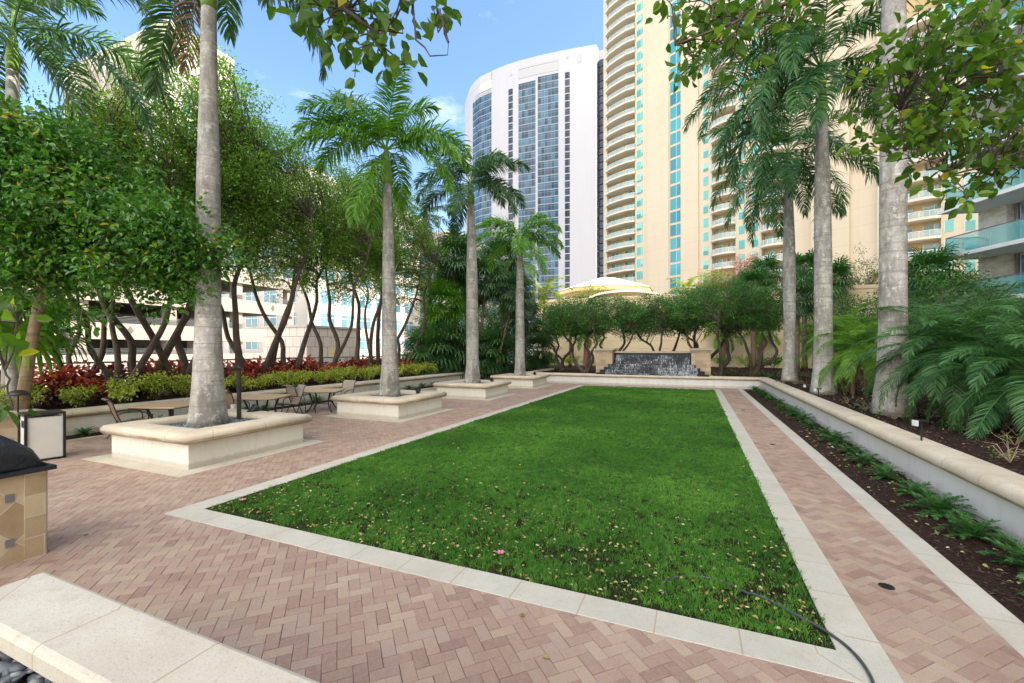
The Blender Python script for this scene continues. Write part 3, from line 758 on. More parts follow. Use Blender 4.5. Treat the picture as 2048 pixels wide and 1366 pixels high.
# hose
pts = []
for (x, y) in ((85, 880), (68, 845), (85, 808), (150, 790), (240, 786), (320, 798), (400, 820), (520, 876), (640, 928), (740, 983), (880, 1055), (1000, 1130), (1090, 1210), (1150, 1290), (1185, 1366), (1195, 1450), (1180, 1560)):
    q = gp(1300+.3778*x, 850+.3778*y, .03); pts.append(q)
sm = []
for i in range(len(pts)-1):
    p0, p1, p2, p3 = pts[max(i-1, 0)], pts[i], pts[i+1], pts[min(i+2, len(pts)-1)]
    for t in (0, .25, .5, .75): sm.append(.5*((2*p1)+(-p0+p2)*t+(2*p0-5*p1+4*p2-p3)*t*t+(-p0+3*p1-3*p2+p3)*t**3))
for q in sm:
    uu, vv = UV(q[0], q[1]); q[2] = (.004 if vv < .45 else .022) if (3.84 < uu and vv < .97) else .019
m = MB(); m.tube(sm+[pts[-1]], .011, 8); o = m.build('garden_hose', 'hose', smooth=True); tag(o, 'dark green garden hose trailing from the turf over the kerb corner', 'hose')
for k, (px, py) in enumerate(((1773, 1173), (1545, 889), (1486, 820))):
    q = gp(px, py, 0); root = empty('drain_cover', (*q[:2], 0), ['round dark drain cover in the brick path nearest the camera', 'round dark drain cover midway along the brick path', 'small round drain cover in the far part of the brick path'][k], 'drain cover', 'drain covers in the brick path')
    m = MB(); m.lathe([(.062, .001), (.062, .004), (.052, .005)], q, 24); m.build('rim', 'iron', root)
    m = MB()
    for j in range(-3, 4):
        hl = math.sqrt(max(.0001, .05**2-(j*.0145)**2)); m.box(q[0]-hl, q[0]+hl, q[1]+j*.0145-.004, q[1]+j*.0145+.004, .0045, .008)
    m.build('grate', 'black_metal', root)
# ================================================================ buildings
def window_set(root, recs, name, cam=np.array([0, 0, CH]), limit=100, child=None):
    """recs: dict(poly [(x,y)..], z0, z1, mat, off). The largest in view as parts of their own, the rest as one part per kind"""
    def size(r):
        c = np.array([*(np.array(r['poly'][0])+np.array(r['poly'][-1]))/2, (r['z0']+r['z1'])/2])
        return -(r['z1']-r['z0'])*math.dist(r['poly'][0], r['poly'][-1])/np.sum((c-cam)**2)
    recs = sorted(recs, key=size); rest = {}
    for i, r in enumerate(recs):
        if i < limit:
            m = MB(); panel(m, r); m.build(r.get('name', name), r['mat'], root, uv=True)
        else:
            m = rest.setdefault(r['mat'], MB()); panel(m, r)
    for mt, m in rest.items():
        o = m.build(name, mt, root, uv=True); tag(o, kind='stuff')
def panel(m, r):
    poly = [np.array(p, float) for p in r['poly']]; off = r.get('off', .05); z0, z1 = r['z0'], r['z1']; rr = random.random(); L = 0.
    ns = []
    for i in range(len(poly)):
        t = poly[min(i+1, len(poly)-1)]-poly[max(i-1, 0)]; t /= np.linalg.norm(t); ns.append(np.array([t[1], -t[0]]))
    for i in range(len(poly)-1):
        a, b = poly[i], poly[i+1]; ao, bo = a+ns[i]*off, b+ns[i+1]*off; l = float(np.linalg.norm(b-a))
        P = [(*ao, z0), (*bo, z0), (*bo, z1), (*ao, z1), (*a, z0), (*b, z0), (*b, z1), (*a, z1)]
        fs = [(0, 1, 2, 3), (4, 5, 1, 0), (3, 2, 6, 7)]; h = z1-z0
        uvs = [[(L, 0), (L+l, 0), (L+l, h), (L, h)], [(0, 0)]*4, [(0, 0)]*4]
        if i == 0: fs.append((4, 0, 3, 7)); uvs.append([(0, 0)]*4)
        if i == len(poly)-2: fs.append((1, 5, 6, 2)); uvs.append([(0, 0)]*4)
        m.add(P, fs, rr, uvs); L += l
# ---------------------------------------------------------------- curved white tower
def white_tower():
    ctrl = [(930, 225), (934, 219), (940, 211), (948, 206.5), (960, 202.5), (983, 198.4), (1000, 195.6), (1017, 193.4), (1037, 191.3), (1055, 189.7), (1075, 188.), (1096, 186.5), (1117, 185.1), (1130, 184.3), (1138, 183.8), (1160, 182.6), (1185, 181.3), (1192, 180.9)]
    P = [np.array([(px-CX)/F*d, d]) for px, d in ctrl]
    pxs = np.array([c[0] for c in ctrl]); X = np.array([p[0] for p in P]); Y = np.array([p[1] for p in P])
    def pt(px): return np.array([np.interp(px, pxs, X), np.interp(px, pxs, Y)])
    def seg(a, b, n=6): return [pt(a+(b-a)*i/n) for i in range(n+1)]
    c0 = np.array([P[8][0], P[8][1]])
    root = empty('curved_tower', (*c0, 0), 'tall white curved tower with dark blue banded glass behind the palms', 'building')
    ZT = 130.
    last = P[-1]; back = [last+np.array([2, 4.]), last+np.array([7., 2.]), last+np.array([13, 4.]), last+np.array([20, 14.]), np.array([50, 225.]), np.array([-15, 245.])]
    outline = P+back
    m = MB(); n = len(outline)
    m.prism(outline, 0, ZT-4); m.build('wall', 'tower_white', root)
    # crown with an open terrace at the left end
    m = MB(); inn = seg(984, 1192, 14)
    m.prism(inn+back, ZT-4, ZT); m.prism([p for p in P[:6]]+[P[5]+np.array([1., 3.]), P[4]+np.array([3, 3.]), P[2]+np.array([5, 6.]), P[0]+np.array([8, 3.])], ZT-3.9, ZT-.02); m.build('parapet', 'tower_white', root)
    recs = []
    zt0 = {0: 120.3, 1: 119., 2: 121.6, 3: 121.6, 4: 121.2}
    cols = [(946, 983, 120.3, 'glass_blue', 8), (1017, 1025.5, 118.5, 'glass_navy', 2), (1037, 1071, 119.6, 'glass_blue', 6), (1075.5, 1117, 120.7, 'glass_blue', 6), (1130, 1139.5, 120.3, 'glass_navy', 2)]
    for (a, b, zt, mt, n_) in cols:
        z = zt
        while z > 14:
            recs.append(dict(poly=seg(a, b, n_), z0=z-2.78 if b-a > 12 else z-2.6, z1=z, mat=mt, off=.12)); z -= 3.1
    # bowed glass bay at the right edge
    bay = [last+np.array([1.6, 3.2]), last+np.array([2.6, 1.6]), last+np.array([4.2, .7]), last+np.array([6.4, .6]), last+np.array([8.5, 1.2])]
    z = 124.
    while z > 14:
        recs.append(dict(poly=bay, z0=z-2.5, z1=z, mat='glass_navy', off=1.2)); z -= 3.1
    window_set(root, recs, 'window')
    # dark terrace recess, louvres and vents
    m = MB(); panel(m, dict(poly=seg(960, 983, 5), z0=122.3, z1=126., mat='', off=.16)); m.build('terrace_opening', 'tower_trim', root)
    m = MB(); panel(m, dict(poly=seg(1037, 1117, 10), z0=121.9, z1=125.2, off=.1)); panel(m, dict(poly=seg(1037, 1117, 10), z0=125.9, z1=126.7, off=.1)); m.build('louvre', 'grey_metal', root)
    for (a, b, z0, z1) in ((1020, 1024, 124.2, 125.2), (1133, 1138, 126.2, 127.2), (1156, 1163, 123.5, 127)):
        m = MB(); panel(m, dict(poly=[pt(a), pt(b)], z0=z0, z1=z1, off=.1)); m.build('vent', 'grey_metal', root)
    # floor ledges that wrap the open terrace
    for k in range(2):
        m = MB(); z = 121.+k*1.2; m.tube([(*(q+np.array([-.1, -.3])), z) for q in seg(950, 983, 8)], .07, 4); m.build('terrace_rail', 'grey_metal', root)
white_tower()
# ---------------------------------------------------------------- cream tower
LX0, LY0 = 31.4, 106.7; SDX, SDY = .6156, -.7880; NX, NY = -.7880, -.6156
def cl(px, inset=0.):
    """point of the cream facade line seen at column px"""
    k = (px-CX)/F; ox, oy = LX0-NX*inset, LY0-NY*inset
    t = (k*oy-ox)/(SDX-k*SDY); return np.array([ox+SDX*t, oy+SDY*t])
def csh(p, d): return np.array([p[0]+NX*d, p[1]+NY*d])
def cream_tower():
    c0 = cl(1500)
    root = empty('balcony_tower', (*c0, 0), 'tall cream apartment tower with stacked curved balconies and teal windows', 'building')
    ZT = 112.
    bal = [(1214, 1270, 2.1, 'a'), (1424, 1471, 2.2, 'b'), (1523, 1568, 2.2, 'c'), (1782, 1882, 1.8, 'd')]
    # front line of wall pieces between the balcony recesses, with shallow steps in the blank parts
    edges = [(1207, 1214, 0.), (1270, 1296, 0.), (1296, 1339, .35), (1339, 1363, .1), (1363, 1398, .35), (1398, 1424, 0), (1471, 1523, 0), (1568, 1626, 0), (1626, 1655, .9), (1655, 1700, .45), (1700, 1756, 0.0), (1756, 1782, .5), (1882, 1975, 0.)]
    m = MB()
    for (a, b, d) in edges:
        A, B = csh(cl(a), d), csh(cl(b), d); m.prism([A, B, csh(cl(b), -2.4), csh(cl(a), -2.4)], 0, ZT)
    L, R = cl(1207), cl(1975)
    m.prism([csh(L, -2.35), csh(R, -2.35), csh(R, -24), csh(L, -22)], 0, ZT+3)
    m.build('wall', 'tower_cream', root)
    m = MB()
    for (a, b, d, _) in bal:
        A, B = cl(a), cl(b); m.prism([csh(A, -1.4), csh(B, -1.4), csh(B, -2.3), csh(A, -2.3)], 0, ZT)
    m.build('recessed_wall', 'tower_ochre', root)
    zc = lambda k: 20.5+3.01*k
    recs = []; K0 = -4
    def add(a, b, z0, z1, mt, d=0., off=.06): recs.append(dict(poly=[csh(cl(a), d), csh(cl(b), d)], z0=z0, z1=z1, mat=mt, off=off))
    for k in range(K0, 31):
        z = zc(k)
        add(1273, 1285.5, z-.98, z+.98, 'glass_teal'); add(1340.5, 1361.5, z-1.22, z+1.25, 'glass_strip', .12)
        add(1406, 1417, z-.95, z+.95, 'glass_teal'); add(1476.5, 1490, z-.95, z+.95, 'glass_teal'); add(1502.5, 1517.5, z-.98, z+.98, 'glass_teal')
        if k < 12:
            add(1888, 1908, z-.85, z+.9, 'glass_teal'); add(1929, 1951, z-1.15, z+1.1, 'glass_teal')
            add(1800, 1822, z-1.1, z+.95, 'glass_door', -1.34); add(1842, 1876, z-1.1, z+.95, 'glass_door', -1.34)
        add(1216.5, 1238, z-1.2, z+1.05, 'glass_door', -1.34); add(1243, 1266, z-1.2, z+1.05, 'glass_door', -1.34)
        add(1426.5, 1443, z-1.1, z+.9, 'glass_door', -1.34); add(1448, 1453, z-.4, z+.85, 'glass_door', -1.34); add(1458, 1469, z-1.1, z+.9, 'glass_door', -1.34)
        add(1526, 1547, z-1.1, z+.9, 'glass_door', -1.34); add(1555, 1566, z-1.1, z+.9, 'glass_door', -1.34)
    window_set(root, recs, 'window')
    # balconies: bowed slab with a solid edge, glass guard and white rail
    items = []
    for (a, b, dep, kind) in bal:
        kk = range(K0, 31) if kind != 'd' else range(K0, 12)
        for k in kk: items.append((-(math.dist(cl(a), cl(b))**1)/math.hypot(*cl((a+b)/2)), a, b, dep, kind, zc(k)-1.36, k))
    items.sort(key=lambda t: (t[0], abs(t[6]-8)))
    rs, rr_, rg = MB(), MB(), MB()
    for i, (_, a, b, dep, kind, zf, k) in enumerate(items):
        A, B = cl(a-1.), cl(b+1.); n = 10
        if kind == 'a': shp = [(0, 0), (.0, .45), (.22, 1.), (.5, 1.08), (.78, 1.), (1, .45), (1, 0)]
        else: shp = [(j/n, .25+.75*math.sin(PI*j/n)**.6) for j in range(n+1)]
        pts = [csh(A+(B-A)*t, dep*h*.62) for t, h in shp]
        poly = pts+[csh(B, -1.38), csh(A, -1.38)]
        ms, mr, mg = (MB(), MB(), MB()) if i < 100 else (rs, rr_, rg)
        ms.prism(poly, zf-.24, zf)
        # upstand
        pr = [(-.08, zf), (.08, zf), (.08, zf+.16), (-.08, zf+.16)]
        ms.sweep([csh(p, -.1) for p in pts], pr)
        mr.tube([(*csh(p, -.1), zf+1.06) for p in pts], .045, 4)
        for p in pts[::2]: mr.tube([(*csh(p, -.1), zf+.16), (*csh(p, -.1), zf+1.05)], .025, 4)
        for p, q in zip(pts[:-1], pts[1:]):
            p, q = csh(p, -.1), csh(q, -.1); mg.add([(*p, zf+.2), (*q, zf+.2), (*q, zf+.99), (*p, zf+.99)], [(0, 1, 2, 3)])
        if i < 100:
            o = ms.build('balcony', 'tower_trim', root); r = mr.build('railing', 'balcony_white', o); mg.build('glass_guard', 'rail_pale', o)
    if rs.v:
        tag(rs.build('balcony', 'tower_trim', root), kind='stuff'); tag(rr_.build('railing', 'balcony_white', root), kind='stuff'); tag(rg.build('glass_guard', 'rail_pale', root), kind='stuff')
cream_tower()
# ---------------------------------------------------------------- modern block with glass balconies, right
def modern():
    root = empty('glass_balcony_building', (28.5, 26, 0), 'modern apartment building with pointed white slabs and glass balconies at right edge', 'building')
    m = MB(); m.prism([(28.5, 26.4), (28.5, 24.9), (29., 24.9), (29., -55), (56, -55), (56, 26.4)][::-1], 0, 58)
    m.build('wall', 'travertine', root)
    m = MB(); m.prism([(30, 26.5), (46, 42), (60, 30), (56, 26.5)], 0, 33); m.build('shade_wing', 'tower_cream', root)  # wing added behind the block, shaped to keep sun off the garden wall
    zs = [7.95+2.85*k for k in range(-2, 17)]
    for k, z in enumerate(zs):
        vis = 0 <= k <= 9
        m = MB(); poly = [(26.5, 26.9), (26.42, 24), (26.3, 20), (26.1, 14), (25.9, 5), (26.0, -54), (29.2, -54), (29.2, 26.0), (28.6, 26.55)]
        m.prism(poly[::-1], z-.22, z); sl = m.build('balcony_slab', 'balcony_white', root)
        if vis:
            front = [(26.68, 26.55), (26.58, 24), (26.46, 20), (26.26, 14), (26.1, 5)]
            side = [(26.68, 26.55), (28.4, 26.3)]
            m = MB(); g = MB()
            for line in (front, side):
                m.tube([(x, y, z+1.06) for x, y in line], .035, 6); 
                cp = cut_path(line, 1.5)
                for p, q in zip(cp[:-1], cp[1:]): g.add([(*p, z+.03), (*q, z+.03), (*q, z+1.02), (*p, z+1.02)], [(0, 1, 2, 3)])
                for p in cp: m.tube([(*p, z), (*p, z+1.05)], .022, 6)
            m.build('railing', 'grey_metal', sl); g.build('glass_guard', 'rail_glass', sl)
    recs = []
    for z in zs[:10]:
        for (y0, y1) in ((24.6, 20.6), (19.2, 15.), (13.6, 9.), (8, 3.)):
            recs.append(dict(poly=[(29., y0), (29., y1)], z0=z+.08, z1=z+2.45, mat='glass_modern', off=.07))
    window_set(root, recs, 'window')
    for z in zs[:10]:
        for y in (24.7, 20.5, 19.3, 14.9):
            m = MB(); m.box(28.86, 28.99, y-.06, y+.06, z+.02, z+2.6); m.build('window_frame', 'grey_metal', root)
    return zs
modern()
def hoop_chair(x, y, z, label, rot):
    root = empty('hoop_lounge_chair', (x, y, z), label, 'chair')
    c, s = math.cos(rot), math.sin(rot)
    def T(a, b, h): return (x+c*a-s*b, y+s*a+c*b, z+h)
    m = MB(); m.tube([T(.5*math.cos(t)*.35, .52*math.sin(t), .52+.5*math.cos(t)*.9) for t in np.linspace(0, 2*PI, 25)], .02, 6); m.build('hoop', 'black_metal', root)
    m = MB()
    for k in range(5):
        r = .42-.07*k; m.tube([T(r*math.cos(t), r*math.sin(t), .36-.05*k) for t in np.linspace(0, 2*PI, 17)], .012, 4)
    for k in range(8):
        t = k*PI/4; m.tube([T(.42*math.cos(t), .42*math.sin(t), .36), T(.1*math.cos(t), .1*math.sin(t), .15)], .01, 4)
    m.build('woven_seat', 'black_metal', root)
    for k in range(3):
        t = k*2*PI/3; m = MB(); m.tube([T(.1*math.cos(t), .1*math.sin(t), .15), T(.34*math.cos(t), .34*math.sin(t), 0)], .015, 5); m.build('leg', 'black_metal', root)
hoop_chair(27.55, 25.7, 7.95, 'dark hoop lounge chair left on the lowest glass balcony at right', .9)
hoop_chair(27.55, 23.3, 7.95, 'dark hoop lounge chair with large ring, right one on lowest glass balcony', 2.6)
hoop_chair(27.5, 25.6, 10.8, 'dark lounge chair on the second glass balcony up, far right building', .4)
# ---------------------------------------------------------------- garden wall and pavilion behind the fountain
def garden_wall():
    root = empty('garden_wall', W(45, 0), 'pale yellow grooved garden wall behind the trees and fountain', 'wall')
    prof = [(-.2, 0)]
    z = .7
    rows = [(.2, 0)]
    for k in range(9):
        rows += [(.2, z), (.17, z+.01), (.17, z+.05), (.2, z+.06)]; z += .78
    rows += [(.2, 7.3), (.27, 7.32), (.27, 7.6), (-.2, 7.6)]
    m = MB(); m.sweep([W(45, -16), W(45, 14), W(38, 24)], [(-.2, 0)]+rows); m.build('wall', 'wall_yellow', root)
garden_wall()
def pavilion():
    c = at(1212, 600, 54); x0, y0 = c[0], c[1]
    root = empty('pavilion', (x0, y0, 0), 'yellow pavilion with pale hipped roof beyond the garden wall', 'building')
    hw = 3.6; ex = 5.4
    def R(u, v): return np.array([x0+UX*u+VX*v, y0+UY*u+VY*v])
    def octo(h, cc=.45): return [R(-h, -h*cc), R(-h, h*cc), R(-h*cc, h), R(h*cc, h), R(h, h*cc), R(h, -h*cc), R(h*cc, -h), R(-h*cc, -h)]
    m = MB(); m.prism(octo(hw), 0, 9.0); m.build('wall', 'wall_yellow', root)
    m = MB(); m.prism(octo(ex), 9.0, 9.45); m.build('fascia', 'fascia_yellow', root)
    m = MB(); o1, o2 = octo(ex+.15), octo(1.2); P = [(*p, 9.46) for p in o1]+[(*p, 11.0) for p in o2]
    m.add(P, [(k, (k+1) % 8, 8+(k+1) % 8, 8+k) for k in range(8)]+[tuple(range(8, 16)), tuple(range(8))[::-1]]); m.build('roof', 'roof_pale', root)
    c = at(1235, 600, 49); root = empty('entrance_canopy', (c[0], c[1], 0), 'low white curved canopy roof in front of the yellow pavilion', 'building')
    m = MB(); n = 14
    for k in range(n):
        a0, a1 = PI*k/n, PI*(k+1)/n
        P = []
        for a in (a0, a1):
            for v in (-4.6, 0): P.append((c[0]+4.4*math.cos(a), c[1]+v, 7.1+1.25*math.sin(a)))
        m.add(P, [(0, 1, 3, 2)])
        P2 = [(p[0], p[1], p[2]-.2) for p in P]; m.add(P2, [(0, 1, 3, 2)]); m.add([P[0], P[2], P2[2], P2[0]], [(0, 1, 2, 3)])
    m.build('roof', 'roof_pale', root)
    for sx in (-4, 4):
        m = MB(); m.box(c[0]+sx-.2, c[0]+sx+.2, c[1]-3, c[1]-2.6, 0, 7.1); m.build('post', 'wall_yellow', root)
pavilion()
# ---------------------------------------------------------------- pale office blocks at left
def block(name, label, u0, u1, v0, v1, z1, wall, win, fh=3.6, wh=1.9, wl=2.6, gap=1.4, zlow=0, faces='SE', z_cap=None, cat='building'):
    c = W((u0+u1)/2, (v0+v1)/2); root = empty(name, c, label, cat)
    m = MB(); m.gbox(u0, u1, v0, v1, 0, z1); m.build('wall', wall, root)
    m = MB(); m.gbox(u0-.3, u1+.3, v0-.3, v1+.3, z1-1.1, z1+.5); m.build('parapet', wall, root)
    recs = []
    for f in faces:
        a, b = (W(u0, v0), W(u0, v1)) if f == 'S' else (W(u0, v1), W(u1, v1))
        L = np.linalg.norm(b-a); d = (b-a)/L; n = int((L-1)/(wl+gap)); s0 = (L-n*(wl+gap)+gap)/2
        z = zlow+1.1
        while z+wh < (z_cap or z1)-1.4:
            for i in range(n):
                p = a+d*(s0+i*(wl+gap)); q = p+d*wl
                recs.append(dict(poly=[p[:2], q[:2]], z0=z, z1=z+wh, mat=win, off=.06))
            z += fh
    window_set(root, recs, 'window')
    return root
# far left tower, arched crown
r = block('office_tower', 'tall pale office tower with arched crown behind the trees at upper left', 64, 80, -165, -118, 82, 'office_white', 'glass_office', 3.7, 2.4, 3.4, 2.6, zlow=12, z_cap=70)
for k in range(7):
    v0 = -163+k*6.6; m = MB(); n = 8
    pts = [W(63.7, v0+2.2+1.9*math.cos(a), 75.5+2.6*math.sin(a)) for a in np.linspace(PI, 0, n)]+[W(63.7, v0+4.1, 70), W(63.7, v0+.3, 70)]
    m.add(pts, [tuple(range(len(pts)))]); m.build('arched_niche', 'garage_beige', r)
    m = MB(); m.gbox(63.0, 64, v0-1.2, v0-.2, 58, 80.5); m.build('pilaster', 'office_white', r)
block('office_block', 'broad white office block behind the row of trees, left of the second palm', 50, 80, -86, -56, 30.5, 'office_white', 'glass_office', 3.8, 2.2, 3.2, 1.2, zlow=1)
block('office_block', 'white office block with teal window bands glimpsed behind the fan palms', 84, 124, -62, -49.8, 28.5, 'office_white', 'glass_modern', 3.8, 2.3, 5.2, .6, zlow=2)
root = empty('stair_block', W(26.5, -29), 'small square building clad in pink grid tiles behind the mesh fence', 'building')
m = MB(); m.gboxuv(23.8, 29.4, -31.4, -26.8, 0, 3.9); m.build('wall', 'tile_pink', root, uv=True)
m = MB(); m.gbox(23.7, 29.5, -31.5, -26.7, 3.902, 4.05); m.build('roof', 'office_white', root)
m = MB(); m.gbox(26.0, 27.0, -26.79, -26.74, 1.6, 2.4); m.build('door', 'fascia_yellow', root)
def garage():
    root = empty('parking_garage', W(18, -50), 'beige open parking garage with louvred levels and diamond ornaments at left', 'building')
    U0, U1, V1, V0 = -2, 40, -47.5, -66
    m = MB()
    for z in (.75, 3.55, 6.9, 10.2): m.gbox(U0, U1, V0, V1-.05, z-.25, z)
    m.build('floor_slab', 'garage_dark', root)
    for k, (z0, z1) in enumerate(((-.05, 1.75), (3.1, 4.55), (6.4, 7.85), (9.7, 11.1))):
        m = MB(); m.gbox(U0, U1, V1, V1+.25, z0, z1); sp = m.build('spandrel', 'garage_beige', root)
        for j in range(6):
            u = 1+j*7.2; zc = (z0+z1)/2+.1
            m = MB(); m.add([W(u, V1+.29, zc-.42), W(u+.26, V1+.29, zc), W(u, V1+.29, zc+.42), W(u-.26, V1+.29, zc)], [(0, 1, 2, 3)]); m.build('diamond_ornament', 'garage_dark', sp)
    for j in range(7):
        u = U0+.5+j*6.8; m = MB(); m.gbox(u, u+.9, V1-.9, V1-.05, 0, 10.3); m.build('column', 'garage_beige', root)
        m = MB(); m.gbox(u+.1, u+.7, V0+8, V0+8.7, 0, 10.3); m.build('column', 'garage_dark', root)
    for (z0, z1) in ((1.75, 2.35), (4.55, 5.2), (7.85, 8.5)):
        m = MB(); z = z0+.1
        while z < z1: m.gbox(U0, U1, V1+.08, V1+.12, z, z+.035); z += .13
        m.build('louvre', 'grey_metal', root)
    m = MB(); m.gbox(U0, U1, V0, V0+.3, 0, 10.3); m.build('rear_wall', 'office_white', root)
garage()
def car(name, label, u, v, body, z=0, rz=0., suv=False):
    L, Wd = 4.6, 1.82
    hh = 1.75 if suv else 1.45
    root = empty(name, W(u, v, z), label, 'car')
    X = np.array([UX, UY, 0]); Y = np.array([-VX, -VY, 0]); O = W(u, v, z)
    def bp(prof, hw, name, mat, par):
        m = MB(); n = len(prof); P = []
        for s in (-1, 1): P += [O+X*a+Y*(s*hw*(1-.10*max(0, (h-.9))))+np.array([0, 0, h]) for a, h in prof]
        m.add(P, [tuple(range(n)), tuple(range(n, 2*n))[::-1]]+[(k, (k+1) % n, n+(k+1) % n, n+k) for k in range(n)]); return m.build(name, mat, par)
    bp([(-2.28, .32), (2.25, .32), (2.3, .62), (2.1, .80), (1.2, .93), (-1.9 if suv else -1.6, .95), (-2.25, .92), (-2.3, .6)], .9, 'body', body, root)
    if suv: cab = [(1.15, .9), (.5, hh-.06), (.1, hh), (-1.7, hh), (-2.1, 1.5), (-2.22, .9)]
    else: cab = [(1.2, .9), (.45, hh-.08), (.0, hh), (-.9, hh-.02), (-1.5, 1.2), (-1.95, .92)]
    c = bp(cab, .80, 'cabin', body, root)
    g = [(a*.93, .95+(h-.9)*.82) for a, h in cab]; bp(g, .83, 'side_window', 'car_glass', c)
    for a in (-1.4, 1.4):
        for s in (-1, 1):
            p = O+X*a+Y*(s*.82)+np.array([0, 0, .33]); m = MB()
            m.tube([p-Y*.11, p+Y*.11], .33, 16); w_ = m.build('wheel', 'tyre', root)
            m = MB(); m.tube([p-Y*.118, p+Y*.118], .2, 12); m.build('rim', 'grey_metal', w_)
    for s in (-1, 1):
        p = O+X*2.2+Y*(s*.6)+np.array([0, 0, .66]); m = MB(); m.frame(p, X, Y, (0, 0, 1), -.05, .09, -.2, .2, -.07, .07); m.build('headlight', 'white_plastic', root)
        p = O-X*2.2+Y*(s*.6)+np.array([0, 0, .72]); m = MB(); m.frame(p, X, Y, (0, 0, 1), -.09, .05, -.2, .2, -.07, .07); m.build('taillight', 'pinkp', root)
car('parked_car', 'dark car parked behind the louvres of the garage, beside the column', 15.9, -50.4, 'car_black', .76)
car('parked_car', 'second dark car in the garage, at the left edge behind the palm trunk', 9.6, -50.4, 'car_black', .76)
car('parked_suv', 'white SUV parked far behind the tree row beyond the mesh fence', 41, -45, 'car_white', .4, suv=True)
# ================================================================ fountain and furniture
def fountain():
    uf, vl, vr = 28.4, -4.85, -.2      # water face between the pillars
    root = empty('waterfall_fountain', W(uf, (vl+vr)/2), 'stepped black tile waterfall fountain between two tan stone pillars', 'fountain')
    def uvbox(u0, u1, v0, v1, z0, z1):
        m = MB(); m.gbox(u0, u1, v0, v1, z0, z1)
        du, dv, h = u1-u0, v1-v0, z1-z0; q = lambda a, b: [(0, 0), (a, 0), (a, b), (0, b)]
        m.uv = [q(dv, du), q(dv, du), q(dv, h), q(du, h), q(dv, h), q(du, h)]; return m
    for (a, b, lb) in ((vl-1.05, vl, 'left pillar'), (vr, vr+1.05, 'right pillar')):
        p = uvbox(uf-.55, uf+.75, a, b, .5, 2.08).build('pillar', 'tile_pillar', root, uv=True)
        m = MB(); m.gbox(uf-.62, uf+.82, a-.06, b+.06, 2.08, 2.16); m.gbox(uf-.68, uf+.88, a-.12, b+.12, 2.163, 2.27); m.build('capstone', 'stone_trim', p)
        m = MB(); m.gbox(uf-.68, uf+.88, a-.1, b+.1, .5, .66); m.build('plinth', 'stone_trim', p)
    m = MB(); m.gbox(uf+.1, uf+.6, vl+.01, vr-.01, 1.98, 2.10); m.build('top_coping', 'stone_trim', root)
    uvbox(uf+.15, uf+.55, vl+.01, vr-.01, .5, 1.98).build('back_panel', 'tile_black', root, uv=True)
    zs = [1.62, 1.46, 1.28, 1.10, .92, .74]
    for i, z in enumerate(zs):
        e = 0 if i < 2 else .24*(i-1); u0 = uf+.02-.14*i-(.0 if i < 2 else .02)
        a, b = (vl+.01, vr-.01) if u0 > uf-.5 and i < 2 else (vl-e, vr+e)
        if i >= 2: u0 -= .42
        uvbox(u0, uf+.14, a if i < 2 else vl+.01, b if i < 2 else vr-.01, .5, z) if False else None
        st = MB()
        if i < 2: st = uvbox(u0, uf+.14, vl+.012, vr-.012, .5, z)
        else: st = uvbox(u0, uf-.69+.0, a, b, .5, z)
        s_ = st.build('step', 'tile_black', root, uv=True)
        if i >= 2:
            fl = uvbox(uf-.692, uf+.13, vl+.012, vr-.012, .5, z+.002); fl.build('landing', 'tile_black', s_, uv=True)
        m = MB(); n = 40; A, B = max(a, vl-.45)+.1, min(b, vr+.45)-.1
        zl = (zs[i+1] if i < 5 else .55)+.01
        for k in range(n):
            v0, v1 = A+(B-A)*k/n, A+(B-A)*(k+1)/n; o0 = .012+.01*math.sin(k*1.7); o1 = .012+.01*math.sin((k+1)*1.7)
            m.add([W(u0-o0-.02, v0, zl), W(u0-o1-.02, v1, zl), W(u0-o1, v1, z+.006), W(u0-o0, v0, z+.006)], [(0, 1, 2, 3)])
        m.build('falling_water', 'falling_water', root)
    m = MB(); n = 40
    for k in range(n):
        v0, v1 = vl+.1+(vr-vl-.2)*k/n, vl+.1+(vr-vl-.2)*(k+1)/n
        m.add([W(uf+.13, v0, 1.63), W(uf+.13, v1, 1.63), W(uf+.14, v1, 1.86), W(uf+.14, v0, 1.86)], [(0, 1, 2, 3)])
    m.build('falling_water', 'falling_water', root)
fountain()
